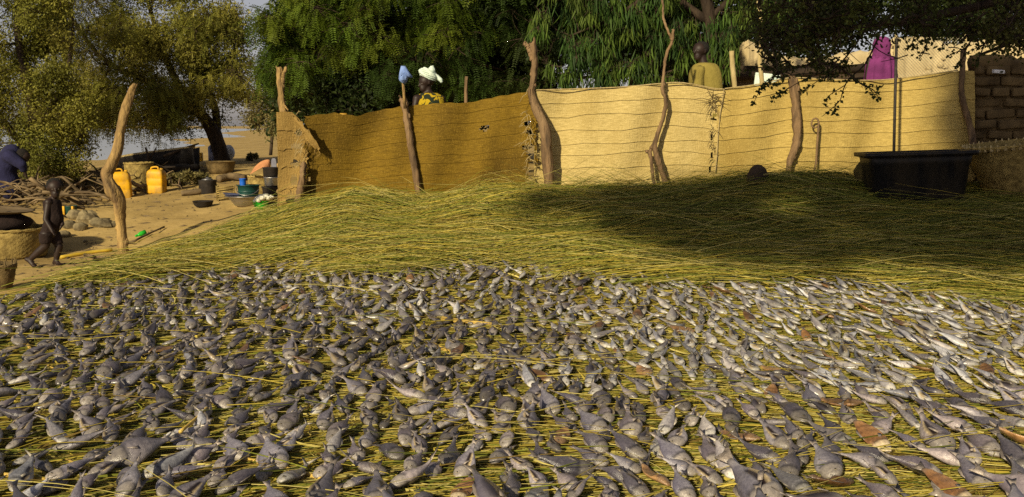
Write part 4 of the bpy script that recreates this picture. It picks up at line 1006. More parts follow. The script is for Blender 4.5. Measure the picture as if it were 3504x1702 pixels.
# low shed edge, pale stems and poles behind the mats
t = thing('wooden_shed', 'low dark wooden shed behind the man, roof beam showing', 'shed', P(2560, 420, 17.5))
mb = MB(); a, b = P(2515, 272, 17.5), P(2600, 400, 17.5); mb.box(((a[0] + b[0]) / 2, 17.7, (a[2] + b[2]) / 2), (b[0] - a[0], .4, a[2] - b[2])); mb.build('plank_wall', M['wood'], t, smooth=False)
mb = MB(); mb.tube([P(2480, 262, 17.3), P(2620, 258, 17.4), P(2960, 236, 17.5)], .07, 8, rough=.08); mb.build('roof_beam', M['dark_wood'], t)
mb = MB(); a, b = P(2500, 235, 17.9), P(2960, 285, 17.9); mb.box(((a[0] + b[0]) / 2, 17.95, (a[2] + b[2]) / 2), (b[0] - a[0], .12, a[2] - b[2] + .1)); mb.build('back_board', M['dark_wood'], t, smooth=False)
wc = MB(); a = P(2625, 275, 16.6); wc.box(a, (.42, .06, .22), Matrix.Rotation(.1, 3, 'Y')); tag(wc.build('folded_cloth', M['white_cloth'], origin=a, bevel=.02), 'bluish white cloth showing above the fence by the pale stem', 'cloth')
mb = MB(); q = [P(2592, -20, 14.6), P(2602, 60, 14.6), P(2606, 130, 14.6), P(2600, 210, 14.6), P(2606, 265, 14.6), P(2616, 420, 14.6)]; mb.tube(spline(q, 22), np.linspace(.030, .036, 22), 8, rough=.06)
tag(mb.build('pale_sapling', M['pale_stem'], origin=q[-1]), 'tall thin pale bare sapling stem rising behind the fence', 'sapling')
mb = MB(); q = [P(2504, 175, 14.9), P(2508, 240, 14.9), P(2514, 300, 14.9), P(2520, 430, 14.9)]; mb.tube(spline(q, 12), np.linspace(.036, .042, 12), 8, rough=.06)
tag(mb.build('pale_pole', M['pale_stem'], origin=q[-1]), 'short pale pole behind the fence right of the man', 'pole')
mb = MB(); q = [P(1596, 262, 14.6), P(1594, 320, 14.6), P(1596, 470, 14.6)]; mb.tube(spline(q, 8), .026, 7, rough=.06)
tag(mb.build('thin_pole', M['post_bark'], origin=q[-1]), 'thin brown pole behind the brown mat right of the woman', 'pole')
mb = MB(); q = P(1175, 389, 13.6); mb.lathe([(.03, -.2), (.05, -.1), (.055, -.02), (.05, 0), (.035, .005)], q, 16); tag(mb.build('yellow_cup', M['yellow'], origin=q), 'yellow plastic cup peeking over the top of the old brown mat', 'cup')

# ================================================================== LEFT YARD
def on_ground(px, py, Y, sink=0.0):
    p = P(px, py, Y); p[2] = float(terrain(p[0], Y)) - sink; return p
def mm(Y): return Y / F_PX
# jerry cans
def jerry(label, px, py, Y, wpx, hpx, rot, tilt):
    b = on_ground(px, py, Y); w, h, d = wpx * mm(Y), hpx * mm(Y), wpx * mm(Y) * .72
    t = thing('jerry_can', label, 'jerry can', b, 'yellow jerry cans'); R = Matrix.Rotation(rot, 3, 'Z') @ Matrix.Rotation(tilt, 3, 'Y')
    prof = [(.90, 0), (.98, .03), (1.0, .08), (1.0, .30), (.965, .33), (1.0, .36), (1.0, .58), (.965, .61), (1.0, .64), (.99, .80), (.92, .88), (.70, .95), (.55, .965)]
    mb = MB(); V = []; n = 28
    for s_, z in prof:
        for k in range(n):
            a = 2 * math.pi * k / n; ca, sa = math.cos(a), math.sin(a); e = .28
            p = Vector((math.copysign(abs(ca) ** e, ca) * w * .5 * s_, math.copysign(abs(sa) ** e, sa) * d * .5 * s_, z * h)); V.append(np.array(R @ p) + b)
    F = [(i * n + j, i * n + (j + 1) % n, (i + 1) * n + (j + 1) % n, (i + 1) * n + j) for i in range(len(prof) - 1) for j in range(n)] + [tuple(reversed(range(n))), tuple((len(prof) - 1) * n + j for j in range(n))]
    mb.add(V, F); body = mb.build('body', M['yellow'], t)
    q = lambda x, y, z: np.array(R @ Vector((x * w, y * d, z * h))) + b
    mb = MB(); mb.tube(spline([q(-.30, 0, .92), q(-.30, 0, 1.02), q(0, 0, 1.06), q(.12, 0, 1.02), q(.12, 0, .94)], 12), .016, 8); mb.build('handle', M['yellow'], body)
    mb = MB(); mb.tube([q(.30, 0, .90), q(.32, 0, 1.01)], .030, 12); mb.build('cap', M['yellow'], body)
jerry('yellow jerry can partly hidden behind the bent pale post', 418, 670, 17.6, 66, 97, math.radians(14), math.radians(-3))
jerry('yellow jerry can standing clear on sand right of the wicker basket', 537, 662, 18.0, 58, 86, math.radians(-6), math.radians(1))
bq = on_ground(478, 640, 18.6); basket('tall wicker basket standing between the two yellow jerry cans', bq, .22, .26, .52, 'basket', 22, 14)
# baskets at the left edge
bq = on_ground(40, 855, 12.3); basket('wide shallow woven basket at the left edge, holding dark cloth', bq, .40, .44, .36, 'basket', 34, 14)
mb = MB(); q = bq + np.array([0.02, 0, .36]); mb.ell(q + np.array([-.08, 0, .06]), (.31, .30, .13), 16, 9, noise=.05); tag(mb.build('cloth_heap', M['dark_cloth'], origin=q), 'dark cloth bulging out of the wide basket at the left edge', 'cloth')
mb = MB(); q = bq + np.array([-.14, 0, .53]); mb.lathe([(.05, 0), (.28, .02), (.42, .055), (.43, .065), (.40, .062), (.26, .035), (.03, .02)], q, 26, sx=1.0, sy=.9, rot=Matrix.Rotation(.07, 3, 'Y')); tag(mb.build('wooden_tray', M['wood'], origin=q), 'flat grey round tray lying on the dark cloth in the basket', 'tray')
bq = on_ground(8, 1005, 9.75); basket('small dark basket with upright stakes at the left edge', bq, .085, .125, .26, 'basket_dark', 14, 12, teeth=14, tilt=math.radians(4))
# firewood heap
def firewood():
    base = on_ground(150, 690, 16.0); t = thing('firewood_heap', 'big tangled heap of dry branches and firewood at the left', 'firewood', base)
    rng = np.random.default_rng(8)
    for k in range(170):
        Y = rng.uniform(15.2, 19.5); px = rng.uniform(-60, 360) if k < 140 else rng.uniform(280, 620); c = on_ground(px, 690, Y)
        hmax = .48 * math.exp(-((px - 60) / 260) ** 2) if k < 140 else .28
        if px > 280: Y = rng.uniform(17.5, 20.5); c = on_ground(px, 650, Y)
        c[2] += rng.uniform(.02, max(.06, hmax)); a = rng.normal(0, .6) + (math.pi if rng.uniform() < .5 else 0); L = rng.uniform(.3, 1.1); el = rng.normal(0.05, .2)
        d = np.array([math.cos(a) * math.cos(el), math.sin(a) * math.cos(el), math.sin(el)]); side = np.array([-d[1], d[0], .6])
        pts = [c - d * L * .5, c - d * L * .15 + side * rng.normal(0, .10), c + d * L * .2 + side * rng.normal(0, .10), c + d * L * .5]
        r = rng.choice([rng.uniform(.012, .025), rng.uniform(.03, .05)], p=[.75, .25]); mb = MB(); sp = spline(pts, 9); mb.tube(sp, np.linspace(r, r * .5, 9), 6, rough=.08)
        if rng.uniform() < .5:
            i = 5; e = sp[i] + d * L * .25 + np.array([rng.normal(0, .1), rng.normal(0, .1), rng.uniform(.03, .22)]); mb.tube([sp[i], (sp[i] + e) / 2 + np.array([0, 0, .02]), e], [r * .6, r * .45, r * .2], 5)
        mb.build('branch', M['wood'], t)
firewood()
# stones
for k, (px, py, Y, rx, rz, lab) in enumerate([(238, 755, 14.2, .10, .075, 'pale rounded stone just right of the child'), (275, 770, 14.0, .10, .07, 'brown stone behind the child below the pale rounded stone'), (215, 772, 13.6, .11, .06, 'flat pale stone touching the child on the right'), (300, 735, 14.6, .17, .12, 'largest dark jagged stone in the pile right of the child'), (330, 752, 14.3, .10, .08, 'dark stone at the right end of the stone pile'), (255, 712, 14.9, .13, .09, 'dark stone at the top of the stone pile'),
        (352, 745, 14.2, .16, .075, 'long pale stone beside the bent pale post'), (384, 738, 14.2, .075, .055, 'small pale stone touching the bent pale post'), (90, 745, 14.3, .13, .10, 'tan rounded stone between basket and child'), (120, 775, 13.9, .10, .07, 'brown stone below the tan stone left of the child'), (290, 790, 13.2, .030, .022, 'tiny black stone on open sand right of the child'), (845, 600, 17.5, .12, .05, 'pale flat stone behind the dark green bucket')]):
    q = on_ground(px, py, Y); q[2] += rz * .55; mb = MB(); mb.ell(q, (rx, rx * .8, rz), 11, 8, noise=.09); tag(mb.build('stone', M['stone'], origin=q, smooth=(k % 3 != 0)), lab, 'stone', 'stones on the sand')
# bucket with yellow bands among the branches
q = on_ground(238, 664, 15.2); q[2] += .02; t = thing('striped_bucket', 'grey bucket with two yellow uprights in front of the branches', 'bucket', q)
mb = MB(); mb.lathe([(.075, 0), (.085, .02), (.10, .14), (.104, .145), (.095, .145), (.08, .03)], q, 22); mb.build('body', M['dark_green'], t)
for s_ in (-1, 1):
    mb = MB(); mb.box(q + np.array([s_ * .072, -.075, .075]), (.05 if s_ < 0 else .035, .05, .14)); mb.build('yellow_panel', M['yellow'], t, bevel=.008)
# dark boat hull / planks on the bank
def boat():
    base = on_ground(560, 572, 21.0); t = thing('wooden_boat', 'dark wooden boat drawn up on the bank beyond the jerry cans', 'boat', base)
    A = [P(395, 546, 21.4), P(470, 532, 21.2), P(560, 520, 21.0), P(640, 510, 20.9), P(672, 505, 20.9)]
    top = spline(A, 26); V = []; F = []
    for i, p in enumerate(top):
        f = i / 25; wd = .12 + .42 * math.sin(math.pi * min(1, f * .8 + .12)); zb = float(terrain(p[0], p[1])) + .02
        for (dy, fz) in ((-wd, 1.0), (-wd * .85, .45), (-wd * .3, 0), (wd * .3, 0), (wd * .85, .45), (wd, 1.0), (wd * .9, 1.0), (wd * .7, .5), (0, .12), (-wd * .7, .5), (-wd * .9, 1.0)): V.append((p[0], p[1] + dy, zb + (p[2] - zb) * fz))
    for i in range(25):
        for j in range(11): k = (j + 1) % 11; F.append((i * 11 + j, i * 11 + k, (i + 1) * 11 + k, (i + 1) * 11 + j))
    F.append(tuple(range(11))); F.append(tuple(reversed(range(25 * 11, 26 * 11)))); mb = MB(); mb.add(V, F); mb.build('hull', M['soot'], t)
    mb = MB(); mb.tube([p + np.array([0, -.5 * math.sin(math.pi * min(1, i / 25 * .8 + .12)), .015]) for i, p in enumerate(top)], .028, 6); mb.build('gunwale', M['pale_stem'], t)
    for k, x in enumerate((.3, .5, .7)):
        p = top[int(25 * x)]; mb = MB(); mb.box(p + np.array([0, 0, -.06]), (.16, .75, .03)); mb.build('thwart', M['wood'], t, smooth=False)
    mb = MB(); mb.tube([P(560, 535, 20.2), P(640, 505, 20.6), P(680, 492, 20.8)], [.03, .025, .015], 6); mb.build('pole', M['dark_wood'], t)
boat()
def hull_shadow_logs():  # black logs added in place of the shadow beneath the hull
    base = on_ground(640, 600, 20.3); t = thing('hull_shadow_logs', 'dark log shapes standing for the shadow under the boat hull', 'shadow shape', base); rng = np.random.default_rng(3)
    for r in range(2):
        for c in range(3 - r):
            p = on_ground(600 + 26 * c + 8 * r, 600, 20.2); p[2] += .08 + r * .135; L = .6; d = np.array([math.cos(rng.normal(.9, .1)), .7, 0]); d /= np.linalg.norm(d)
            mb = MB(); mb.tube(spline([p - d * L * .5, p + np.array([0, 0, rng.normal(0, .02)]), p + d * L * .5], 7), rng.uniform(.055, .075), 8, rough=.08); mb.build('log', M['soot'], t)
hull_shadow_logs()
def crossed(label, pix, r, Y):
    mb = MB(); pts = [P(a, b, Y) for a, b in pix]; mb.tube(spline(pts, 10), np.linspace(r, r * .6, 10), 6, rough=.06); tag(mb.build('upright_branch', M['dark_wood'], origin=pts[0]), label, 'branch', 'branches by the jerry cans')
crossed('dark branch standing up to the left before the boat', [(500, 560), (508, 540), (498, 505)], .03, 19.2); crossed('dark branch leaning right before the boat', [(492, 572), (512, 545), (535, 505)], .022, 19.3); crossed('long dark rail lying level above the jerry cans', [(420, 572), (500, 575), (600, 572)], .035, 18.9)
# green brush behind the right jerry can
# pots, bowls and basins
def bowl(name, label, cat, base, prof, mat, n=28, parts=(), group='pots and bowls on the sand', fn=None, rot=None):
    t = thing(name, label, cat, base, group); mb = MB(); mb.lathe(prof, base, n, fn=fn, rot=rot); mb.build('body', M[mat], t)
    for nm, pr, mt in parts: mb = MB(); mb.lathe(pr, base, n, rot=rot); mb.build(nm, M[mt], t)
    return t
def open_prof(r0, r1, h, th=.012, lip=.012): return [(r0, 0), (r0 + (r1 - r0) * .45, h * .35), (r0 + (r1 - r0) * .8, h * .7), (r1, h), (r1 + lip, h + .004), (r1 + lip, h + .012), (r1 - th, h + .010), (r1 - th - (r1 - r0) * .25, h * .7), (r0 - th * .5, th)]
b = on_ground(695, 706, 15.4); bowl('black_bowl', 'black rounded bowl standing alone on the sand', 'bowl', b, [(.04, 0), (.09, .012), (.135, .05), (.16, .105), (.168, .112), (.160, .114), (.13, .065), (.08, .03)], 'soot', fn=lambda a, i: 1 + .03 * math.sin(2 * a + i))
b = on_ground(710, 622, 17.2); t = bowl('cooking_pot', 'tall black sooty cooking pot with a light lid knob', 'pot', b, [(.135, 0), (.148, .02), (.152, .22), (.158, .235), (.16, .245), (.12, .25), (.06, .262)], 'soot', parts=(('lid', [(.10, .252), (.095, .262), (.04, .275), (.02, .30), (.005, .302)], 'metal'),))
b = on_ground(756, 585, 20.6); bowl('wash_tub', 'large brown tub at the foot of the leaning tree', 'tub', b, open_prof(.235, .30, .25), 'basket_dark')
b = on_ground(845, 697, 15.2); bowl('metal_basin', 'wide shiny metal basin under the dark green bucket', 'basin', b, [(.15, 0), (.18, .01), (.25, .10), (.285, .14), (.33, .155), (.332, .163), (.28, .152), (.24, .105), (.16, .022)], 'metal')
b2 = b + np.array([.03, 0, .045]); t = bowl('green_bucket', 'dark green plastic bucket standing in the metal basin', 'bucket', b2, open_prof(.125, .165, .27, lip=.02), 'dark_green', parts=(('band', [(.152, .17), (.160, .175), (.163, .19), (.156, .195)], 'dark_green'),))
mb = MB(); pts = [b2 + np.array([.18 * math.cos(a), .18 * math.sin(a), .25 - .12 * math.sin((a - 3.14) * 1)]) for a in np.linspace(3.34, 6.08, 14)]; mb.tube(pts, .006, 5); mb.build('handle', M['metal'], t)
b3 = b2 + np.array([-.07, -.05, .20]); bowl('blue_cup', 'bright blue plastic cup set in the dark green bucket', 'cup', b3, open_prof(.042, .05, .17, .006, .004), 'blue_plastic')
b4 = b + np.array([-.20, -.05, .135]); bowl('enamel_plate', 'small blue grey enamel dish on the basin rim', 'dish', b4, [(.05, 0), (.10, .012), (.15, .05), (.158, .054), (.145, .052), (.09, .02)], 'enamel', rot=Matrix.Rotation(.12, 3, 'Y'))
b = on_ground(893, 718, 14.6); bowl('green_bowl', 'bright green plastic bowl in front of the metal basin', 'bowl', b, open_prof(.075, .115, .115), 'green_plastic')
mb = MB()
for k in range(34): a = RNG.uniform(0, 6.28); rr = RNG.uniform(0, .15); mb.ell(b + np.array([rr * math.cos(a) + .03, rr * math.sin(a), .13 + .075 * (1 - (rr / .15) ** 2) + .25 * rr * math.cos(a)]), (.035, .035, .026), 8, 6, noise=.12)
tag(mb.build('white_netting', M['foam'], origin=b + np.array([0, 0, .12])), 'white crumpled netting heaped in the bright green bowl', 'netting')
def pot_stack():
    b = on_ground(934, 690, 14.9); prof = [(.12, 0), (.145, .015), (.15, .12), (.165, .13), (.165, .138), (.13, .14)]
    for k, (dz, lab) in enumerate(((0, 'lowest dented metal pot in the stack beside the corner post'), (.145, 'second metal pot of the stack beside the corner post'), (.29, 'third metal pot of the stack beside the corner post'), (.435, 'topmost metal pot of the stack beside the corner post'))):
        q = b + np.array([.012 * (-1) ** k, 0, dz]); bowl('metal_pot', lab, 'pot', q, [(r * (1 - .06 * k), z) for r, z in prof], 'metal' if k % 2 == 0 else 'soot', group='stacked metal pots')
pot_stack()
b = on_ground(892, 640, 16.3); basket('round straw basket behind the green bucket, draped with an orange cloth', b, .17, .20, .33, 'basket', 20, 12)
def cloth(name, label, pix, Y, mat, dep=.05):
    nU = len(pix[0]); V = []; 
    for r, row in enumerate(pix):
        for c, (a, q) in enumerate(row): V.append(P(a, q, Y + .06 * math.sin(c * 1.9 + r) - .05 * r))
    V = np.array(V); F = [(r * nU + c, r * nU + c + 1, (r + 1) * nU + c + 1, (r + 1) * nU + c) for r in range(len(pix) - 1) for c in range(nU - 1)]
    o = len(V); Vb = V + np.array([0, dep, 0]); Fb = [tuple(o + i for i in reversed(f)) for f in F]
    per = [c for c in range(nU)] + [r * nU + nU - 1 for r in range(1, len(pix))] + [(len(pix) - 1) * nU + c for c in range(nU - 2, -1, -1)] + [r * nU for r in range(len(pix) - 2, 0, -1)]
    Fs = [(per[(k + 1) % len(per)], per[k], per[k] + o, per[(k + 1) % len(per)] + o) for k in range(len(per))]
    mb = MB(); mb.add(np.vstack([V, Vb]), F + Fb + Fs); ob = mb.build(name, M[mat], origin=V[0]); s = ob.modifiers.new('s', 'SUBSURF'); s.levels = 2; s.render_levels = 2
    return tag(ob, label, 'cloth', 'cloths by the basins')
cloth('orange_cloth', 'orange brown cloth draped over the straw basket behind the bucket', [[(868, 572), (890, 552), (910, 545), (924, 545)], [(858, 590), (885, 568), (908, 566), (926, 562)], [(848, 602), (872, 588), (898, 572), (924, 580)]], 16.0, 'orange_cloth')
cloth('grey_cloth', 'grey blue cloth hanging beside the orange cloth', [[(926, 542), (934, 540), (944, 541)], [(926, 572), (936, 568), (946, 566)], [(930, 610), (938, 612), (948, 606)]], 15.9, 'grey_cloth')
# log, woven panel, bottle and small things
b = on_ground(680, 650, 17.0); mb = MB(); mb.tube(spline([on_ground(620, 660, 17) + np.array([0, 0, .05]), on_ground(680, 650, 17.1) + np.array([0, 0, .06]), on_ground(745, 640, 17.3) + np.array([0, 0, .07])], 14), np.linspace(.045, .06, 14), 9, rough=.08); tag(mb.build('fallen_log', M['wood'], origin=b), 'grey log lying on sand below the black cooking pot', 'log')
b = on_ground(790, 600, 19.2); mb = MB(); mb.tube(spline([on_ground(745, 600, 19) + np.array([0, 0, .07]), on_ground(790, 600, 19.2) + np.array([0, 0, .09]), on_ground(838, 610, 19) + np.array([0, 0, .06])], 12), .07, 9, rough=.09); tag(mb.build('fallen_log', M['wood'], origin=b), 'thick brown log lying on sand below the brown tub', 'log')
b = on_ground(768, 668, 16.0); t = thing('wicker_crate', 'small open wicker crate lying on sand left of the basin', 'crate', b)
for k in range(6):
    mb = MB(); mb.tube([b + np.array([-.10, -.08, .02 + .036 * k]), b + np.array([.15, .02, .045 + .036 * k])], .012, 6); mb.build('rod', M['basket'], t)
    mb = MB(); mb.tube([b + np.array([-.10, -.08, .02 + .036 * k]), b + np.array([-.14, .14, .03 + .036 * k])], .010, 6); mb.build('rod', M['basket'], t)
for x, y in ((-.10, -.08), (.15, .02), (-.14, .14)): mb = MB(); mb.tube([b + np.array([x, y, 0]), b + np.array([x, y, .24])], .012, 6); mb.build('upright', M['basket'], t)
b = on_ground(483, 812, 13.3); t = thing('green_bottle', 'cut green plastic bottle lying on sand beside the brown branch', 'bottle', b); R = Matrix.Rotation(.7, 3, 'Z') @ Matrix.Rotation(1.25, 3, 'Y')
mb = MB(); mb.lathe([(.018, 0), (.022, .02), (.034, .05), (.036, .12), (.03, .12), (.03, .05), (.012, .02)], b + np.array([-.05, 0, .035]), 14, rot=R); mb.build('body', M['green_plastic'], t)
mb = MB(); mb.lathe([(.014, -.03), (.016, -.025), (.016, -.002), (.012, 0)], b + np.array([-.05, 0, .035]), 12, rot=R); mb.build('neck', M['green_plastic'], t)
b = P(684, 509, 26.5); b[2] = float(terrain(b[0], 26.5)) + .12; mb = MB(); mb.box(b, (.14, .12, .24)); tag(mb.build('yellow_can', M['yellow'], origin=b, bevel=.03), 'tiny yellow can on the far sand left of the tree trunk', 'can')
b = on_ground(782, 530, 26); mb = MB(); mb.ell(b + np.array([0, 0, .22]), (.18, .12, .22), 12, 8, noise=.06); tag(mb.build('white_sack', M['white_paint'], origin=b), 'white sack on the far sand right of the leaning tree trunk', 'sack')
b = on_ground(733, 535, 25.5); mb = MB(); mb.lathe([(.13, 0), (.15, .05), (.15, .38), (.08, .44), (.05, .5), (.03, .5)], b, 16); tag(mb.build('grey_drum', M['enamel'], origin=b), 'blue grey drum standing behind the leaning tree trunk', 'drum')

# ================================================================== TREES
def leaf_cards(c, d, nrm, L, w):
    """diamond leaves folded along the midrib: 2 triangles each"""
    n = len(c); d = d / (np.linalg.norm(d, axis=1, keepdims=True) + 1e-9); s = np.cross(d, nrm); s /= np.linalg.norm(s, axis=1, keepdims=True) + 1e-9
    up = np.cross(s, d); L = L[:, None]; w = w[:, None]
    V = np.stack([c, c + d * L * .45 + s * w * .5 + up * w * .15, c + d * L, c + d * L * .45 - s * w * .5 + up * w * .15], 1).reshape(-1, 3)
    b = np.arange(n)[:, None] * 4
    F = np.concatenate([b + np.array([[0, 1, 2]]), b + np.array([[0, 2, 3]])]); return V, F
def rvec(n): v = RNG.normal(size=(n, 3)); return v / np.linalg.norm(v, axis=1, keepdims=True)
class Tree:
    def __init__(s, name, label, base, group, bark='bark'):
        s.root = thing(name, label, 'tree', base, group); s.mb = MB(); s.V, s.F, s.T, s.o = [], [], [], 0; s.skel = []; s.bark = bark
    def limb(s, pts, r0, r1, n=8, m=14, keep=True):
        sp = spline(pts, m); rr = np.linspace(r0, r1, m); s.mb.tube(sp, rr, n, rough=.06)
        if keep: s.skel += [(p, r) for p, r in zip(sp, rr)]
        return sp
    def attach(s, c):
        pts = np.array([p for p, _ in s.skel]); i = int(np.argmin(np.linalg.norm(pts - c, axis=1) + .5 * np.maximum(0, pts[:, 2] - c[2]))); return s.skel[i]
    def add(s, V, F, tint):
        s.V.append(V); s.F.append(F + s.o); s.T.append(np.broadcast_to(tint, (len(V), 3)) if np.ndim(tint) == 1 else tint); s.o += len(V)
    def clump(s, c, R, nleaf, cols, kind='fine', twigs=10, leafL=(.04, .08), leafW=(.015, .03), grow=True, droop=.0, fuzz=.16):
        c = np.asarray(c, float); R = np.asarray(R, float) * np.ones(3)
        if grow:
            a, r = s.attach(c); mid = (a + c) / 2 + rvec(1)[0] * .12 * np.linalg.norm(c - a); r0 = min(r * .6, .012 + .014 * np.linalg.norm(c - a)); s.limb([a, mid, c], r0, .006, 6, 8)
        tips = c + rvec(twigs) * R * RNG.uniform(.5, 1.05, (twigs, 1)); tips[:, 2] -= droop * R[2]
        for t in tips: s.mb.tube(spline([c, (c + t) / 2 + rvec(1)[0] * .08 * np.linalg.norm(R), t], 5), np.linspace(.010, .003, 5), 4, caps=False)
        k = RNG.integers(twigs, size=nleaf); f = RNG.uniform(.15, 1.0, size=(nleaf, 1)); sp = np.linalg.norm(R) * fuzz
        pos = c + (tips[k] - c) * f + RNG.normal(0, sp, (nleaf, 3)); out = (tips[k] - c); out /= np.linalg.norm(out, axis=1, keepdims=True)
        base = np.asarray(cols[int(RNG.integers(len(cols)))]); tint = base * RNG.uniform(.75, 1.25)
        if kind == 'fine':
            d = rvec(nleaf) + out * .5; V, F = leaf_cards(pos, d, rvec(nleaf), RNG.uniform(*leafL, nleaf), RNG.uniform(*leafW, nleaf))
            s.add(V, F, np.repeat(tint * RNG.uniform(.7, 1.3, (nleaf, 1)), 4, axis=0))
        elif kind == 'frond':          # feathery compound leaves: a rachis with rows of small leaflets
            m = 7; d = out + RNG.normal(0, .5, (nleaf, 3)); d[:, 2] -= .55; d /= np.linalg.norm(d, axis=1, keepdims=True); FL = RNG.uniform(.14, .27, nleaf)
            q = np.linspace(.12, 1, m)[None, :, None]; P0 = pos[:, None, :] + d[:, None, :] * FL[:, None, None] * q; P0[:, :, 2] -= .16 * (q[:, :, 0] ** 2) * FL[:, None]
            side = np.cross(d, np.array([0, 0, 1.0]) + .35 * rvec(nleaf)); side /= np.linalg.norm(side, axis=1, keepdims=True)
            for sg in (1, -1):
                dd = (side[:, None, :] * sg + d[:, None, :] * .55 + np.array([0, 0, -.12])) * np.ones((1, m, 1)); n2 = nleaf * m
                V, F = leaf_cards(P0.reshape(-1, 3), dd.reshape(-1, 3), np.repeat(np.cross(side, d), m, axis=0) + .2 * rvec(n2), np.repeat(FL * .26, m) * RNG.uniform(.8, 1.1, n2), np.repeat(FL * .085, m))
                s.add(V, F, np.repeat(np.repeat(tint * RNG.uniform(.7, 1.35, (nleaf, 1)), m, axis=0), 4, axis=0))
        elif kind == 'lance':          # long hanging leaves bent along their length
            d = RNG.normal(0, .22, (nleaf, 3)) + np.array([0, 0, -1.0]) + out * .18; d /= np.linalg.norm(d, axis=1, keepdims=True); L = RNG.uniform(.16, .30, nleaf); w = RNG.uniform(.016, .028, nleaf)
            sd = np.cross(d, rvec(nleaf)); sd /= np.linalg.norm(sd, axis=1, keepdims=True); bd = np.cross(d, sd) * RNG.normal(0, .22, (nleaf, 1)); rows = []
            for t, ww in ((0, .2), (.35, 1.0), (.7, .75), (1.0, .05)):
                ctr = pos + d * (L * t)[:, None] + bd * (L * t * t)[:, None]; rows += [ctr + sd * (w * ww * .5)[:, None], ctr - sd * (w * ww * .5)[:, None]]
            V = np.stack(rows, 1).reshape(-1, 3); b = np.arange(nleaf)[:, None] * 8
            F = np.concatenate([b + np.array([[k2, k2 + 1, k2 + 3]]) for k2 in (0, 2, 4)] + [b + np.array([[k2, k2 + 3, k2 + 2]]) for k2 in (0, 2, 4)])
            s.add(V, F, np.repeat(tint * RNG.uniform(.65, 1.4, (nleaf, 1)), 8, axis=0))
    def finish(s):
        s.mb.build('trunk', M[s.bark], s.root)
        c = np_mesh('crown', np.vstack(s.V), np.vstack(s.F), M['leaf'], parent=s.root, tint=np.vstack(s.T), smooth=False); c['kind'] = 'stuff'; return s.root

OLIVE = [(.245, .232, .040), (.190, .190, .032), (.290, .265, .050), (.155, .160, .028), (.30, .262, .056)]
GREEN = [(.080, .125, .012), (.055, .095, .012), (.105, .150, .014), (.130, .165, .016), (.040, .070, .012)]
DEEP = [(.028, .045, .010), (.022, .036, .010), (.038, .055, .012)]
LANCE = [(.070, .125, .022), (.050, .100, .022), (.090, .145, .024), (.040, .080, .020), (.11, .16, .03)]
THORN = [(.10, .118, .028), (.075, .092, .022), (.125, .13, .034), (.065, .076, .022)]

# --- leaning thorn tree on the left bank
def tree_left():
    Y = 23.0; t = Tree('acacia_tree', 'wide olive green thorn tree with a leaning dark trunk by the water', on_ground(766, 560, Y), 'trees')
    b = on_ground(766, 560, Y); b[2] -= .15
    tr = t.limb([b, P(748, 500, Y), P(722, 440, Y), P(690, 395, Y), P(650, 360, Y)], .19, .12, 10)
    t.limb([P(738, 470, Y), P(742, 420, Y + .2), P(735, 370, Y + .3), P(715, 300, Y + .4), P(700, 200, Y + .5)], .12, .05)
    t.limb([P(690, 395, Y), P(600, 330, Y - .3), P(480, 270, Y - .5), P(350, 200, Y - .6), P(240, 60, Y - .3)], .10, .04)
    t.limb([P(650, 360, Y), P(590, 250, Y + .4), P(540, 120, Y + .6), P(500, -20, Y + .4)], .10, .04)
    t.limb([P(715, 300, Y + .4), P(790, 200, Y + .5), P(840, 110, Y + .5)], .05, .025)
    rng = np.random.default_rng(5)
    for k in range(200):
        if 172 <= k: px = rng.uniform(600, 800); py = rng.uniform(60, 330)
        elif k < 140:
            px = rng.uniform(90, 830); top = -160; bot = np.interp(px, [60, 250, 420, 560, 650, 740, 860], [440, 430, 420, 400, 390, 330, 260]); py = rng.uniform(top, bot)
        else:
            px = rng.uniform(230, 680); py = rng.uniform(330, 420)
        if px > 620 and py < (px - 620) * .50 - 70: continue
        if rng.uniform() < .06: continue
        c = P(px, py, Y + rng.uniform(-1.3, 1.4)); r = rng.uniform(.34, .60)
        if k % 2: t.clump(c - np.array([0, .5, 0]), (r * 1.15, r, r * .8), 105, OLIVE, 'frond', 12, droop=.2, fuzz=.2)
        else: t.clump(c + np.array([0, .4, 0]), (r * 1.15, r, r * .8), int(900 * r / .45), OLIVE, 'fine', 12, (.05, .095), (.024, .046), fuzz=.2)
    for k in range(26):      # thin airy twigs towards the right and along the lower edge
        px, py = (rng.uniform(760, 900), rng.uniform(60, 300)) if k < 14 else (rng.uniform(300, 780), rng.uniform(400, 455))
        t.clump(P(px, py, Y + rng.uniform(-.8, .8)), .33, 150, OLIVE, 'fine', 9, (.05, .085), (.018, .034))
    # pale pods
    n = 70; c = np.array([P(rng.uniform(0, 700), rng.uniform(20, 330), Y - 1.5) for _ in range(n)]); d = np.column_stack([rng.normal(0, .3, n), rng.normal(0, .2, n), -np.ones(n)])
    V, F = leaf_cards(c, d, rvec(n), rng.uniform(.10, .18, n), rng.uniform(.02, .035, n)); t.add(V, F, np.array([.34, .31, .08]))
    t.finish()
tree_left()
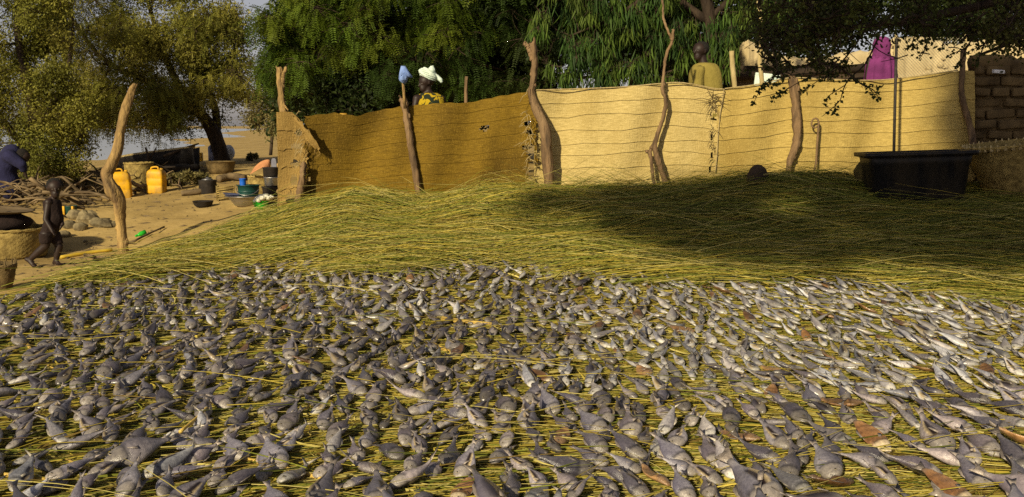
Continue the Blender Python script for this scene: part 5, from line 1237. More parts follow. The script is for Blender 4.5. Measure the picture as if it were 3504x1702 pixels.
def tree_far_left():
    Y = 18.5; b = on_ground(95, 640, Y); t = Tree('acacia_tree', 'bushy olive tree at the left edge above the firewood', b, 'trees')
    t.limb([b + np.array([0, 0, -.1]), P(105, 540, Y), P(120, 430, Y), P(100, 300, Y), P(60, 120, Y), P(80, -60, Y)], .15, .05, 10)
    t.limb([P(118, 450, Y), P(180, 360, Y), P(230, 250, Y), P(250, 100, Y)], .08, .03); t.limb([P(105, 540, Y), P(40, 450, Y), P(-40, 330, Y)], .08, .03); t.limb([P(112, 500, Y), P(200, 470, Y), P(290, 460, Y)], .06, .02)
    rng = np.random.default_rng(6)
    for k in range(100):
        px = rng.uniform(-160, 290); py = rng.uniform(-140, 520)
        if px > 210 and (py < 180 or py > 500): continue
        if rng.uniform() < .12: continue
        r = rng.uniform(.28, .46); t.clump(P(px, py, Y + rng.uniform(-.9, 1.0)), (r, r, r * .85), int(760 * r / .36), OLIVE[:4], 'fine', 11, (.04, .075), (.02, .036), fuzz=.2)
    for k in range(16): t.clump(P(rng.uniform(90, 280), rng.uniform(480, 600), Y - .3 + rng.uniform(-.4, .4)), .3, 420, OLIVE[1:4], 'fine', 10, (.04, .07), (.018, .03))
    t.finish()
tree_far_left()
# --- big feathery tree behind the old mat
def tree_mid():
    Y = 18.0; b = on_ground(1205, 560, Y); t = Tree('feathery_tree', 'large dark green feathery tree behind the old brown mat', b, 'trees')
    t.limb([b, P(1208, 430, Y), P(1215, 330, Y), P(1240, 200, Y), P(1300, 40, Y), P(1330, -150, Y)], .20, .08, 10)
    t.limb([P(1212, 380, Y), P(1160, 280, Y), P(1090, 180, Y), P(1000, 90, Y)], .12, .04); t.limb([P(1215, 330, Y), P(1320, 220, Y), P(1450, 150, Y), P(1600, 90, Y)], .12, .04); t.limb([P(1210, 400, Y), P(1110, 330, Y), P(1020, 300, Y), P(960, 290, Y)], .07, .025); t.limb([P(1450, 150, Y), P(1580, 200, Y), P(1720, 240, Y)], .05, .02); t.limb([P(1240, 200, Y), P(1150, 60, Y), P(1080, -80, Y)], .09, .03)
    rng = np.random.default_rng(7)
    def low(px): return np.interp(px, [890, 960, 1040, 1130, 1250, 1400, 1600, 1800, 1900], [210, 230, 220, 200, 240, 290, 320, 330, 330])
    for k in range(150):     # inner clumps, darker leaf colours paint in the crown's shade
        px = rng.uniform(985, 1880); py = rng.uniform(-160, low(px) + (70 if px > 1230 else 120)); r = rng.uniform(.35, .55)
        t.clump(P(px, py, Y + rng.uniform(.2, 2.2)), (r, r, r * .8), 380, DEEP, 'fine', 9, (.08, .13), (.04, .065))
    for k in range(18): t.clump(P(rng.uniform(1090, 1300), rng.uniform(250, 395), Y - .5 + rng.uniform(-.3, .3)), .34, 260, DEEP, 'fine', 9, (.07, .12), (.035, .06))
    for k in range(95):     # outer feathery sprays, lighter leaf colours paint in the lit side
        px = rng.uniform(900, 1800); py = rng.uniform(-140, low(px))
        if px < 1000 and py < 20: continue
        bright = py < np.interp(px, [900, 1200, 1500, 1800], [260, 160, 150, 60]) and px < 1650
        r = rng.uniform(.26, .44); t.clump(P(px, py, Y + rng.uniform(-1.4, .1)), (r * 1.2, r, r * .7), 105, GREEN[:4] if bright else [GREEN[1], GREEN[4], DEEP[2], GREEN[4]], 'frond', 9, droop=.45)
    for k in range(22):
        px = rng.uniform(900, 1010); py = rng.uniform(20, 250); t.clump(P(px, py, Y - .5 + rng.uniform(-.4, .4)), .26, 60, GREEN[:3], 'frond', 7, droop=.4)
    t.finish()
tree_mid()
# --- tree with hanging lance leaves
def tree_lance():
    Y = 16.6; b = on_ground(2430, 520, Y); t = Tree('drooping_tree', 'tree with long hanging narrow leaves behind the pale mat', b, 'trees', 'bark')
    t.limb([b, P(2436, 320, Y), P(2438, 180, Y), P(2425, 40, Y), P(2380, -160, Y)], .13, .09, 10); t.limb([P(2430, 80, Y), P(2250, -40, Y), P(2050, -80, Y), P(1900, -60, Y)], .08, .03); t.limb([P(2430, 60, Y), P(2560, -40, Y), P(2700, -70, Y)], .06, .025); t.limb([P(2250, -40, Y), P(2100, 60, Y), P(1960, 120, Y)], .045, .015); t.limb([P(2436, 300, Y), P(2330, 240, Y), P(2230, 270, Y)], .035, .01)
    rng = np.random.default_rng(9)
    for k in range(64):
        px = rng.uniform(1790, 2420); py = rng.uniform(-150, 230); t.clump(P(px, py, Y + rng.uniform(.3, 1.6)), .42, 130, DEEP, 'fine', 7, (.10, .16), (.04, .06))
    for k in range(125):
        px = rng.uniform(1830, 2350); py = rng.uniform(-150, 250)
        if px < 1930 and py > 110: continue
        t.clump(P(px, py, Y + rng.uniform(-.8, .5)), (.16, .16, .20), 46, LANCE, 'lance', 7)
    for k in range(44):
        px = rng.uniform(2340, 2760); py = rng.uniform(-120, 70) if px > 2460 else rng.uniform(-120, 200); t.clump(P(px, py, Y + rng.uniform(-.5, .6)), (.15, .15, .2), 40, LANCE, 'lance', 6)
    for k in range(16):
        px = rng.choice([rng.uniform(2300, 2350), rng.uniform(2445, 2520)]); t.clump(P(px, rng.uniform(90, 240), Y - .4), (.10, .10, .22), 34, LANCE[2:], 'lance', 5)
    for k in range(24):
        t.clump(P(rng.uniform(1860, 2340), rng.uniform(200, 285), Y - .6), (.2, .15, .12), 40, LANCE, 'lance', 6)
    t.finish()
tree_lance()
# --- dense dark trees filling the back
def backdrop(label, spots, Y, cols, r=(.6, .95), base=None, seed=1, nl=420):
    rng = np.random.default_rng(seed); b = on_ground(base[0], base[1], Y); t = Tree('background_tree', label, b, 'trees behind the fence')
    top = P(base[0], -120, Y); t.limb([b, (b + top) / 2 + np.array([.15, 0, 0]), top], .16, .06)
    for x0, x1, y0, y1, n in spots:
        for k in range(n): q = rng.uniform(*r); t.clump(P(rng.uniform(x0, x1), rng.uniform(y0, y1), Y + rng.uniform(-1, 1.2)), q, nl, cols, 'fine', 9, (.10, .18), (.05, .085))
    t.finish()
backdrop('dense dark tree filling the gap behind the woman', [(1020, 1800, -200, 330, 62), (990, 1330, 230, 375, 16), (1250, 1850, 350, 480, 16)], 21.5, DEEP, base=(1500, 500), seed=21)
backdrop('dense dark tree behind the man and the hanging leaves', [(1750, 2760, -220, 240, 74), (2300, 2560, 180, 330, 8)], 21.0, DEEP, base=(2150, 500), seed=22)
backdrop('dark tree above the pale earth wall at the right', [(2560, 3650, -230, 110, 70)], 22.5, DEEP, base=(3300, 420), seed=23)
# --- small grey green shrub on the far sand by the corner post
def shrub(label, px, py, Y, w, h, n, cols, seed, name='desert_shrub'):
    rng = np.random.default_rng(seed); b = on_ground(px, py, Y); t = Tree(name, label, b, 'shrubs'); t.limb([b, b + np.array([0, 0, h * .6])], .05, .02, 6)
    for k in range(n):
        q = b + np.array([rng.uniform(-w, w), rng.uniform(-w, w) * .6, h * rng.uniform(.15, 1.0) * 1.0]); t.clump(q, (w * .32, w * .3, h * .2), 260, cols, 'fine', 9, (.06, .11), (.025, .045))
    t.finish()
SAGE = [(.23, .20, .08), (.19, .17, .065), (.26, .22, .09)]
def shrub_corner():
    Y = 40.0; rng = np.random.default_rng(31); b = on_ground(925, 500, Y); t = Tree('desert_shrub', 'grey green shrub on the far sand left of the corner post', b, 'shrubs'); t.limb([b, P(935, 400, Y), P(930, 320, Y)], .07, .03, 7)
    for k in range(30): t.clump(P(rng.uniform(862, 1075), rng.uniform(305, 425) if k < 22 else rng.uniform(370, 440), Y + rng.uniform(-.6, .6)), (.66, .6, .46), 420, SAGE, 'fine', 9, (.08, .15), (.04, .07))
    t.finish()
shrub_corner()
shrub('dry tuft of brush on the far sand right of the trunk', 862, 548, 25, .10, .16, 3, SAGE, 32)
shrub('heap of green brush behind the right jerry can', 615, 625, 18.8, .40, .24, 8, SAGE, 34, 'brush_heap')
shrub('low green weeds at the foot of the pale earth wall', 3150, 300, 16.6, .35, .9, 6, THORN, 35, 'green_weeds')
# --- thorny branches hanging in at the top right
def tree_thorn():
    Y = 8.2; base = np.array([5.9, 8.0, float(terrain(5.9, 8.0))]); t = Tree('thorn_tree', 'dark thorny tree whose leafy branches hang in at top right', base, 'trees')
    t.limb([base, base + np.array([-.1, .1, 1.5]), P(3700, -80, Y), P(3560, -160, Y)], .12, .07, 10)
    t.limb([P(3700, -80, Y), P(3400, 10, Y), P(3150, 60, Y), P(2950, 90, Y), P(2700, 110, Y)], .045, .012); t.limb([P(3700, -40, Y), P(3480, 130, Y), P(3350, 190, Y)], .03, .01); t.limb([P(3560, -160, Y), P(3200, -120, Y), P(2900, -60, Y), P(2680, 20, Y)], .045, .012)
    rng = np.random.default_rng(12)
    def low(px): return np.interp(px, [2560, 2700, 2850, 3000, 3150, 3300, 3450, 3600], [110, 140, 140, 105, 85, 110, 150, 190])
    for k in range(150):
        px = rng.uniform(2580, 3680); py = rng.uniform(-200, low(px)); r = rng.uniform(.12, .22)
        if px < 2720 and py < 40 and rng.uniform() < .5: continue
        t.clump(P(px, py, Y + rng.uniform(-.6, .7)), r, 130, THORN, 'fine', 9, (.024, .042), (.018, .030), fuzz=.22)
    # bare grey twigs crossing the foliage
    for k in range(60):
        a = P(rng.uniform(2620, 3600), rng.uniform(-40, 190), Y - rng.uniform(.1, .6)); d = rvec(1)[0] * rng.uniform(.14, .36); d[1] *= .3
        t.mb.tube(spline([a, a + d * .5 + rvec(1)[0] * .05, a + d], 6), np.linspace(.005, .002, 6), 4)
    # separate hanging sprigs with round leaves
    def sprig(pix, n, Yq, kids=()):
        pts = spline([P(a, b, Yq) for a, b in pix], 16); t.mb.tube(pts, np.linspace(.008, .002, 16), 5)
        paths = [pts]
        for kp in kids: q = spline([P(a, b, Yq) for a, b in kp], 10); t.mb.tube(q, np.linspace(.004, .0015, 10), 4); paths.append(q)
        for p in paths:
            m = int(n * len(p) / 16); i = rng.integers(2, len(p), m); c = p[i] + rng.normal(0, .008, (m, 3)); d = rvec(m); d[:, 2] -= .3
            V, F = leaf_cards(c, d, rvec(m), rng.uniform(.026, .045, m), rng.uniform(.020, .032, m)); t.add(V, F, np.array([.05, .066, .016]))
    Yq = 8.0
    sprig([(3010, 120), (2960, 220), (2905, 270), (2885, 310), (2870, 350), (2812, 400)], 30, Yq, [[(2868, 345), (2855, 375), (2858, 390)], [(2900, 275), (2960, 290), (3000, 335)], [(2895, 290), (2835, 330), (2830, 360)]])
    sprig([(2990, 60), (2900, 190), (2850, 235), (2790, 255), (2720, 290), (2645, 340)], 46, Yq - .1, [[(2800, 250), (2700, 260), (2620, 300)], [(2700, 300), (2660, 330)], [(2860, 240), (2780, 290), (2745, 315)]])
    sprig([(2950, 100), (2820, 200), (2700, 240), (2620, 280), (2578, 355)], 50, Yq + .1, [[(2690, 240), (2610, 230), (2560, 240)], [(2640, 270), (2600, 310)]])
    sprig([(2900, 250), (2950, 290), (2990, 310), (3005, 338)], 24, Yq - .2, [[(2960, 295), (3010, 300)]])
    for (x, y) in ((3160, 180), (3230, 150), (3350, 200), (3420, 160), (3290, 210), (3120, 150)): sprig([(x + 60, y - 110), (x + 20, y - 50), (x, y), (x - 15, y + 25)], 26, Yq + rng.uniform(-.3, .3), [[(x + 20, y - 50), (x - 40, y - 20)]])
    for k in range(20): t.clump(P(rng.uniform(2600, 2900), rng.uniform(110, 260), Yq + rng.uniform(-.15, .3)), .11, 55, THORN, 'fine', 8, (.024, .042), (.018, .03), grow=False)
    t.finish()
tree_thorn()

# --- unseen tree added beside the camera, crown laid along sun rays for shade
def lerp3(a, b, t): return a * (1 - t) + b * t
def unseen_shade_tree():
    rng = np.random.default_rng(15); S = -SUN_DIR      # towards the sun
    cents = []
    def throw(p, dist): cents.append(np.asarray(p, float) + S * dist)
    for k in range(185):         # shadow on the heap
        x = rng.uniform(0.95, 7.9); y0 = np.interp(x, [.9, 1.7, 2.9, 7.6], [12.0, 10.6, 9.5, 8.8]); y0 += abs(rng.normal(0, .35)) - .25; x += rng.normal(0, .25); y = rng.uniform(min(y0, 12.5), 12.75); throw((x, y, float(surf(x, y))), rng.uniform(15.0, 16.5))
    for k in range(120): throw((rng.uniform(5.85, 8.2), 13.2, rng.uniform(.9, 2.5)), rng.uniform(15.0, 16.5))     # shadow on the fence end
    for k in range(45): throw((rng.uniform(2.0, 4.9), 8.2, rng.uniform(2.15, 3.4)), rng.uniform(11.0, 12.0))     # thorn tree in shade
    C = np.array(cents); mid = C.mean(0); base = np.array([1.9, -2.2, 0.0]); base[2] = float(terrain(base[0], base[1]))
    t = Tree('unseen_shade_tree', 'unseen tall tree beside the camera, added to shade the right of the heap', base, 'trees')
    t.limb([base, base + np.array([.1, 0, 3.0]), base + np.array([-.3, .1, 5.6]), lerp3(base, mid, .75), mid], .28, .10, 12)
    for f in range(5): q = C[rng.integers(len(C))]; t.limb([base + np.array([-.3, .1, 5.6]), (mid + q) / 2 + np.array([0, 0, -.5]), q], .10, .03)
    for c in C: t.clump(c, .40, 72, GREEN[:2] + DEEP, 'fine', 5, (.18, .28), (.10, .15))
    t.finish()
unseen_shade_tree()

# ================================================================== PEOPLE
def lerp(a, b, f): return np.asarray(a) * (1 - f) + np.asarray(b) * f
def head_shape(mb, c, r, face, up=(0, 0, 1)):
    """skull, jaw, nose, brow, ears, lips: face = unit vector the face looks along"""
    c = np.asarray(c, float); f = np.asarray(face, float); f /= np.linalg.norm(f); u = np.asarray(up, float); s = np.cross(u, f); s /= np.linalg.norm(s)
    capsule(mb, c + u * r * .22 - f * r * .18, r * .80, c + u * r * .20 + f * r * .10, r * .78, 14)
    capsule(mb, c - u * r * .15 + f * r * .20, r * .58, c - u * r * .62 + f * r * .42, r * .40, 12)
    capsule(mb, c + u * r * .12 + f * r * .86, r * .07, c - u * r * .16 + f * r * .98, r * .13, 8)
    for k in (-1, 1):
        capsule(mb, c + u * r * .20 + f * r * .74 + s * k * r * .15, r * .10, c + u * r * .18 + f * r * .66 + s * k * r * .42, r * .09, 8)
        capsule(mb, c + u * r * .10 - f * r * .02 + s * k * r * .80, r * .10, c - u * r * .22 + f * r * .02 + s * k * r * .76, r * .08, 8)
    capsule(mb, c - u * r * .42 + f * r * .76 - s * r * .16, r * .075, c - u * r * .42 + f * r * .76 + s * r * .16, r * .075, 8)
def eyes(parent, c, r, face):
    f = np.asarray(face, float); f /= np.linalg.norm(f); u = np.array([0, 0, 1.]); s = np.cross(u, f); s /= np.linalg.norm(s)
    for k in (-1, 1):
        mb = MB(); p = np.asarray(c) + u * r * .04 + f * r * .70 + s * k * r * .28; mb.ell(p, (r * .10, r * .10, r * .07), 8, 6); mb.build('eye', M['eye'], parent)
def hand(mb, w, d, side, r=.022, curl=.5):
    w = np.asarray(w, float); d = np.asarray(d, float); d /= np.linalg.norm(d); s = np.asarray(side, float); s -= d * np.dot(s, d); s /= np.linalg.norm(s); n = np.cross(d, s)
    capsule(mb, w, r * .8, w + d * r * 2.2, r * .95, 10)
    for k, (o, L) in enumerate(((-.8, 1.7), (-.27, 2.0), (.27, 1.9), (.8, 1.5))):
        a = w + d * r * 2.6 + s * r * o; b = a + d * r * L * .55 + n * r * .3 * curl; e = b + d * r * L * .35 + n * r * .9 * curl
        capsule(mb, a, r * .34, b, r * .30, 7); capsule(mb, b, r * .30, e, r * .24, 7)
    a = w + d * r * .8 - s * r * .8; capsule(mb, a, r * .36, a - s * r * .7 + d * r * .9 + n * r * .3, r * .27, 7)
def foot(mb, ankle, d, L, r, roll=0.0):
    ankle = np.asarray(ankle, float); d = np.asarray(d, float); d /= np.linalg.norm(d)
    heel = ankle - d * L * .22 + np.array([0, 0, -r * 1.0]); ball = ankle + d * L * .45 + np.array([0, 0, -r * 1.25]); s = np.cross(d, [0, 0, 1.]); s /= np.linalg.norm(s)
    capsule(mb, ankle, r, heel, r * .9, 10); capsule(mb, heel, r * .8, ball, r * .75, 10); capsule(mb, ankle, r * .9, ball, r * .7, 10)
    for k in range(5): a = ball + s * r * (.5 * (k - 2)); capsule(mb, a, r * .30, a + d * L * (.28 - .035 * abs(k - 1)) + np.array([0, 0, -r * .1]), r * .22, 7)
def garment(name, rings, mat, parent, n=40, folds=.03, nf=7, seed=0, sub=3):
    """cloth lofted through elliptical rings (centre, half width along side, half depth, side direction)"""
    rng = np.random.default_rng(seed); ph = rng.uniform(0, 6.28, 4); V = []; C = [np.asarray(r[0], float) for r in rings]; R = len(rings); m = (R - 1) * sub + 1
    cc = spline(C, m); ax = spline([np.array([r[1], r[2], 0]) for r in rings], m); sd = spline([np.asarray(r[3], float) for r in rings], m)
    for i in range(m):
        s = sd[i] / np.linalg.norm(sd[i]); f = np.cross([0, 0, 1.], s); f /= np.linalg.norm(f) + 1e-9; t = i / (m - 1)
        for j in range(n):
            a = 2 * math.pi * j / n; k = 1 + folds * (t + .35) * (math.sin(nf * a + ph[0] + 2 * t) + .6 * math.sin((nf + 4) * a + ph[1] - 3 * t) + .4 * math.sin(3 * a + ph[2] + 6 * t))
            V.append(cc[i] + s * math.cos(a) * ax[i][0] * k + f * math.sin(a) * ax[i][1] * k)
    F = [(i * n + j, i * n + (j + 1) % n, (i + 1) * n + (j + 1) % n, (i + 1) * n + j) for i in range(m - 1) for j in range(n)]
    V = np.array(V); o = len(V); cen = np.repeat(cc, n, axis=0); Vi = cen + (V - cen) * .95; Fi = [tuple(o + q for q in reversed(f)) for f in F]
    Fe = [(j, o + j, o + (j + 1) % n, (j + 1) % n) for j in range(n)] + [((m - 1) * n + (j + 1) % n, o + (m - 1) * n + (j + 1) % n, o + (m - 1) * n + j, (m - 1) * n + j) for j in range(n)]
    return np_mesh(name, np.vstack([V, Vi]), np.array(F + Fi + Fe), M[mat], parent=parent)

# --- small child in dark clothes walking to the right
def child():
    Y = 11.25; base = P(168, 912, Y); base[2] = float(terrain(base[0], Y)); t = thing('person', 'small child in dark clothes walking right across the sand', 'person', base)
    q = lambda px, py, dy=0.0: P(px, py, Y + dy)
    gz = lambda p, h: np.array([p[0], p[1], float(terrain(p[0], p[1])) + h])
    face = np.array([.45, -.85, -.12]); side = np.array([.35, 1.0, 0])     # body quarter turned to the right
    hc = q(188, 645); hr = .106
    mb = MB(); head_shape(mb, hc, hr, face)
    neck = q(184, 678); capsule(mb, hc - np.array([0, -.01, .06]), .044, neck + np.array([0, .01, -.03]), .046)
    sh_c = q(178, 693); belly = q(184, 752); hip = q(168, 800)
    capsule(mb, sh_c, .064, belly, .088, 14); capsule(mb, belly, .088, hip, .080, 14)
    shn, shf = q(166, 693, -.08), q(192, 693, .10); capsule(mb, shn, .045, shf, .045)
    # near arm hangs, far arm reaches forward
    en, wn = q(156, 752, -.13), q(178, 790, -.16); capsule(mb, shn, .040, en, .031); capsule(mb, en, .031, wn, .022); hand(mb, wn, wn - en + np.array([.02, 0, -.03]), (0, 1, .2), .017)
    ef, wf = q(206, 740, .10), q(214, 768, -.02); capsule(mb, shf, .038, ef, .030); capsule(mb, ef, .030, wf, .022); hand(mb, wf, np.array([-.03, -.05, -.08]), (0, 1, 0), .017)
    # legs: near one trailing with the heel up, far one carrying the weight
    hn, hf = hip + np.array([-.01, -.055, -.01]), hip + np.array([.02, .06, -.01])
    kn = q(156, 842, -.06); an = q(100, 880, -.04); an2 = gz(an, .085); capsule(mb, hn, .066, kn, .047, 12); capsule(mb, kn, .047, lerp(kn, an2, .4), .045); capsule(mb, lerp(kn, an2, .4), .045, an2, .028)
    fd = np.array([.55, -.25, -.55]); ball = an2 + fd / np.linalg.norm(fd) * .085; ball[2] = max(ball[2], float(terrain(ball[0], ball[1])) + .022)
    capsule(mb, an2, .032, ball, .026); capsule(mb, an2 + np.array([-.03, 0, .01]), .026, an2, .03)
    for k in range(5): a = ball + np.array([0, .012 * (k - 2), 0]); capsule(mb, a, .011, a + np.array([.035, -.01, -.006]), .008, 7)
    kf = q(202, 844, .05); af = gz(q(192, 902, .05), .055); capsule(mb, hf, .066, kf, .046, 12); capsule(mb, kf, .046, lerp(kf, af, .4), .043); capsule(mb, lerp(kf, af, .4), .043, af, .028); foot(mb, af, (.75, -.55, 0), .15, .03)
    body = remesh(mb, 'body', M['skin'], .008, t, 4)
    mb = MB(); f = face / np.linalg.norm(face); mb.ell(hc + np.array([0, 0, hr * .30]) - f * hr * .22, (hr * .90, hr * .90, hr * .80), 18, 12, noise=.02); mb.build('hair', M['hair'], t); eyes(body, hc, hr, face)
    garment('tunic', [(sh_c + np.array([0, 0, .035]), .085, .055, side), (sh_c, .115, .080, side), (lerp(sh_c, belly, .6), .102, .096, side), (belly, .106, .106, side), (lerp(belly, hip, .6), .102, .100, side), (hip + np.array([0, 0, .01]), .100, .094, side)], 'dark_cloth', t, folds=.018, seed=4)
    for nm, h0, k0 in (('a', hn, kn), ('b', hf, kf)): garment('trouser_leg', [(h0 + np.array([0, 0, .02]), .076, .074, side), (lerp(h0, k0, .45), .071, .069, side), (lerp(h0, k0, .75), .062, .060, side)], 'dark_cloth', t, n=24, folds=.02, seed=6)
child()

# --- woman with a pale headwrap behind the old mat
def woman():
    Y = 14.5; base = P(1465, 700, Y); base[2] = float(terrain(base[0], Y)); t = thing('person', 'person in yellow and black print dress with a pale headwrap behind the brown mat', 'person', base)
    q = lambda px, py, dy=0.0: P(px, py, Y + dy); face = np.array([-.8, -.55, -.25]); side = np.array([1, -.35, 0])
    hc = q(1458, 283); hr = .125; mb = MB(); head_shape(mb, hc, hr, face); sh = q(1468, 330); capsule(mb, hc - np.array([-.02, 0, .08]), .055, sh + np.array([0, 0, .02]), .062)
    sl, sr = q(1426, 338, -.08), q(1512, 340, .08); capsule(mb, sl, .06, sr, .06); pel = np.array([sh[0], Y, base[2] + .85]); capsule(mb, sh + np.array([0, 0, -.05]), .13, pel, .15)
    for s_, dx in ((sl, -.05), (sr, .05)):
        e = s_ + np.array([dx, -.05, -.28]); w = e + np.array([-.05, -.18, -.12]); capsule(mb, s_, .055, e, .042); capsule(mb, e, .042, w, .028); hand(mb, w, (-.2, -.8, -.4), (0, .3, 1), .022)
    for k in (-1, 1):
        h = pel + np.array([.08 * k, 0, -.05]); kn = np.array([h[0], Y - .02, base[2] + .46]); an = np.array([h[0], Y, base[2] + .08]); capsule(mb, h, .09, kn, .06); capsule(mb, kn, .06, an, .04); foot(mb, an, (-.4, -.9, 0), .22, .038)
    body = remesh(mb, 'body', M['skin'], .012, t, 4); eyes(body, hc, hr, face)
    garment('dress', [(sh + np.array([0, 0, .045]), .13, .09, side), (sh + np.array([0, 0, -.005]), .215, .14, side), (sh + np.array([0, 0, -.12]), .235, .17, side), (sh + np.array([0, 0, -.35]), .20, .17, side), (pel, .22, .19, side), (np.array([pel[0], Y, base[2] + .25]), .27, .24, side)], 'print_cloth', t, folds=.025, seed=2)
    mb = MB(); R = Matrix.Rotation(math.radians(-24), 3, 'Y').inverted()
    R = Matrix.Rotation(math.radians(26), 3, 'Y'); mb.ell(hc + np.array([.03, .01, .115]), (.140, .115, .070), 20, 12, noise=.012, R=R)
    for k in range(7):
        a = k / 7 * 2 * math.pi; pts = []
        for j in range(22): b = 2 * math.pi * j / 21; p = R @ Vector((.168 * math.cos(b), .132 * math.sin(b), .055 * (k - 3) / 3.2 + .012 * math.sin(2 * b + k))); sc = math.sqrt(max(.15, 1 - ((k - 3) / 4.2) ** 2)); pts.append(hc + np.array([.03, .01, .115]) + np.array(R @ Vector((.140 * sc * math.cos(b), .118 * sc * math.sin(b), .055 * (k - 3) / 3.0 + .010 * math.sin(2 * b + k)))))
        mb.tube(pts, .014, 6, caps=False)
    e = q(1500, 268); mb.tube(spline([q(1482, 255), e, q(1508, 275, -.02), q(1512, 283, -.02)], 10), [.03, .034, .036, .034, .03, .03, .028, .026, .022, .02], 8, rough=.08); mb.ell(q(1478, 240), (.05, .05, .06), 10, 8, noise=.08)
    mb.build('headwrap', M['white_cloth'], t)
woman()

# --- man in an olive shirt
def man():
    Y = 14.4; base = P(2420, 690, Y); base[2] = float(terrain(base[0], Y)); t = thing('person', 'person in a loose olive shirt turned left behind the pale mat', 'person', base)
    q = lambda px, py, dy=0.0: P(px, py, Y + dy); face = np.array([-.75, -.62, -.05]); side = np.array([.55, -.8, 0])
    hc = q(2396, 176); hr = .130; mb = MB(); head_shape(mb, hc, hr, face); sh = q(2412, 236); capsule(mb, hc - np.array([-.03, 0, .10]), .062, sh + np.array([0, 0, .02]), .07)
    sl, sr = q(2392, 240, -.14), q(2432, 240, .14); capsule(mb, sl, .065, sr, .065); pel = np.array([sh[0] + .04, Y, base[2] + .92]); capsule(mb, sh + np.array([0, 0, -.06]), .14, pel, .15)
    arms = []
    for s_, w_ in ((sl, q(2372, 330, -.3)), (sr, q(2450, 340, .1))):
        e = (s_ + w_) / 2 + np.array([.02, .03, 0]) + np.array([0, 0, -.05]); w = w_ + np.array([0, 0, -.1]); capsule(mb, s_, .058, e, .044); capsule(mb, e, .044, w, .03); hand(mb, w, w - e, (0, 1, 0), .024); arms.append((s_, e))
    for k in (-1, 1):
        h = pel + np.array([.06 * k, .07 * k, -.05]); kn = np.array([h[0], h[1], base[2] + .48]); an = np.array([h[0], h[1], base[2] + .08]); capsule(mb, h, .09, kn, .06); capsule(mb, kn, .06, an, .042); foot(mb, an, (-.75, -.6, 0), .25, .04)
    body = remesh(mb, 'body', M['skin'], .012, t, 4); eyes(body, hc, hr, face)
    garment('shirt', [(sh + np.array([-.01, 0, .085]), .085, .075, side), (sh + np.array([0, 0, .055]), .20, .12, side), (sh + np.array([0, 0, -.06]), .265, .17, side), (sh + np.array([.02, 0, -.26]), .27, .20, side), (pel + np.array([0, 0, .0]), .27, .22, side), (pel + np.array([0, 0, -.25]), .30, .24, side)], 'olive_shirt', t, folds=.03, seed=5)
    for s_, e in arms: garment('sleeve', [(s_ + np.array([0, 0, .05]), .07, .07, side), (s_, .095, .095, side), (lerp(s_, e, .5), .085, .085, side), (e, .095, .09, side)], 'olive_shirt', t, n=24, folds=.04, seed=8)
    mb = MB(); f = face / np.linalg.norm(face); mb.ell(hc + np.array([0, 0, hr * .28]) - f * hr * .22, (hr * .88, hr * .88, hr * .80), 18, 12, noise=.02); mb.build('hair', M['hair'], t)
man()
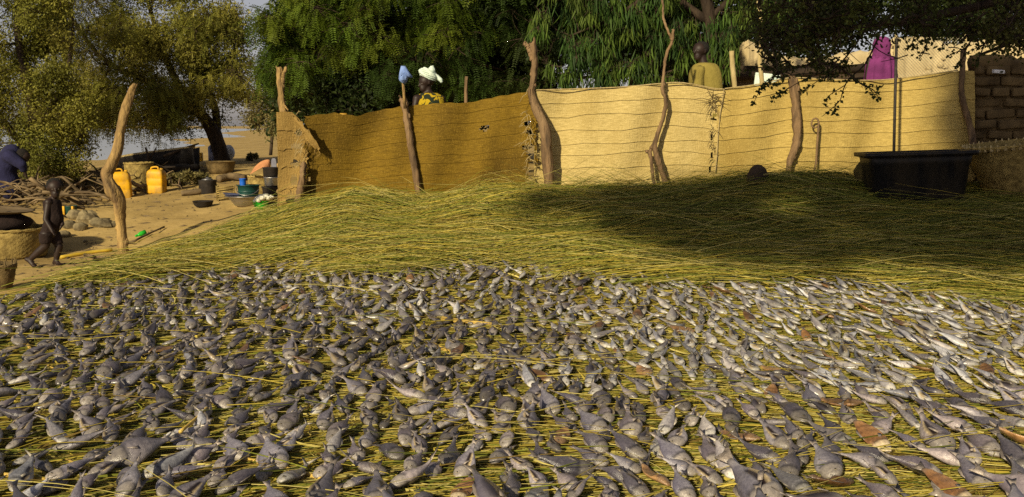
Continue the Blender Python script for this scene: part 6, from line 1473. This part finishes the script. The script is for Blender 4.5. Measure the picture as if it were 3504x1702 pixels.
# --- person in a purple robe
def purple():
    Y = 15.4; base = P(3015, 640, Y); base[2] = float(terrain(base[0], Y)); t = thing('person', 'person in a flowing purple robe behind the thorny branches', 'person', base)
    q = lambda px, py, dy=0.0: P(px, py, Y + dy); face = np.array([.3, .9, -.1]); side = np.array([1, .15, 0]); hc = q(3016, 154); hr = .108; mb = MB(); head_shape(mb, hc, hr, face)
    sh = q(3016, 200); capsule(mb, hc - np.array([0, 0, .08]), .055, sh, .065); pel = np.array([sh[0], Y, base[2] + .9]); capsule(mb, sh + np.array([0, 0, -.06]), .13, pel, .15); sl, sr = sh + np.array([-.17, 0, -.02]), sh + np.array([.17, 0, -.02]); capsule(mb, sl, .06, sr, .06)
    for s_, k in ((sl, -1), (sr, 1)): e = s_ + np.array([.05 * k, -.03, -.28]); w = e + np.array([0, -.16, -.14]); capsule(mb, s_, .055, e, .042); capsule(mb, e, .042, w, .028); hand(mb, w, (0, -.7, -.5), (1, 0, 0), .022)
    for k in (-1, 1): h = pel + np.array([.08 * k, 0, -.05]); kn = np.array([h[0], Y, base[2] + .46]); an = np.array([h[0], Y, base[2] + .08]); capsule(mb, h, .09, kn, .06); capsule(mb, kn, .06, an, .04); foot(mb, an, (.2, .95, 0), .22, .038)
    remesh(mb, 'body', M['skin'], .013, t, 4)
    garment('robe', [(sh + np.array([0, 0, .07]), .08, .08, side), (sh + np.array([0, 0, .01]), .19, .13, side), (sh + np.array([0, 0, -.12]), .235, .17, side), (sh + np.array([0, 0, -.35]), .26, .19, side), (pel, .27, .21, side), (np.array([pel[0], Y, base[2] + .12]), .36, .3, side)], 'purple_robe', t, n=56, folds=.085, nf=9, seed=3)
    garment('headscarf', [(hc + np.array([0, -.02, .125]), .035, .035, side), (hc + np.array([0, -.02, .09]), .10, .11, side), (hc + np.array([0, -.02, 0]), .135, .14, side), (hc + np.array([0, -.02, -.12]), .13, .13, side), (sh + np.array([0, 0, -.02]), .17, .14, side)], 'purple_robe', t, n=32, folds=.03, nf=5, seed=9)
purple()
# --- person in a dark blue robe bending over the firewood
def bending():
    Y = 17.0; base = P(22, 640, Y); base[2] = float(terrain(base[0], Y)); t = thing('person', 'person in a dark blue robe bending over the firewood at the left edge', 'person', base)
    q = lambda px, py, dy=0.0: P(px, py, Y + dy); hip = q(12, 588); sh = q(42, 530); hc = q(80, 536); face = np.array([.75, -.3, -.6]); mb = MB(); head_shape(mb, hc, .12, face, (.6, 0, .8)); capsule(mb, sh, .07, hc, .055); capsule(mb, sh, .14, hip, .15)
    for k in (-1, 1):
        s_ = sh + np.array([.02, .16 * k, -.02]); e = q(74, 562, .16 * k); w = q(88, 598, .12 * k); capsule(mb, s_, .055, e, .042); capsule(mb, e, .042, w, .028); hand(mb, w, w - e, (0, 1, 0), .022)
        h = hip + np.array([0, .09 * k, -.04]); kn = np.array([hip[0] + .08, h[1], (hip[2] + base[2]) * .5]); an = np.array([hip[0] + .06, h[1], base[2] + .08]); capsule(mb, h, .09, kn, .06); capsule(mb, kn, .06, an, .04); foot(mb, an, (1, -.2, 0), .23, .038)
    remesh(mb, 'body', M['skin'], .013, t, 4)
    side = np.array([.25, 1, 0])
    mbr = MB()
    capsule(mbr, sh + np.array([-.01, 0, .02]), .165, hip, .205, 18); capsule(mbr, hip, .21, np.array([hip[0] + .05, Y, base[2] + .25]), .20, 18); capsule(mbr, np.array([hip[0] + .05, Y, base[2] + .4]), .20, np.array([hip[0] + .08, Y, base[2] + .22]), .19, 18)
    for k in (-1, 1): s_ = sh + np.array([.02, .14 * k, -.02]); e = q(74, 564, .16 * k); capsule(mbr, s_, .12, e, .085, 12); capsule(mbr, e, .085, q(80, 580, .14 * k), .06, 12)
    remesh(mbr, 'robe', M['blue_robe'], .016, t, 3)
    mb = MB(); mb.ell(hc + np.array([-.02, 0, .03]), (.118, .115, .11), 16, 10, noise=.02); mb.build('hair', M['hair'], t)
bending()
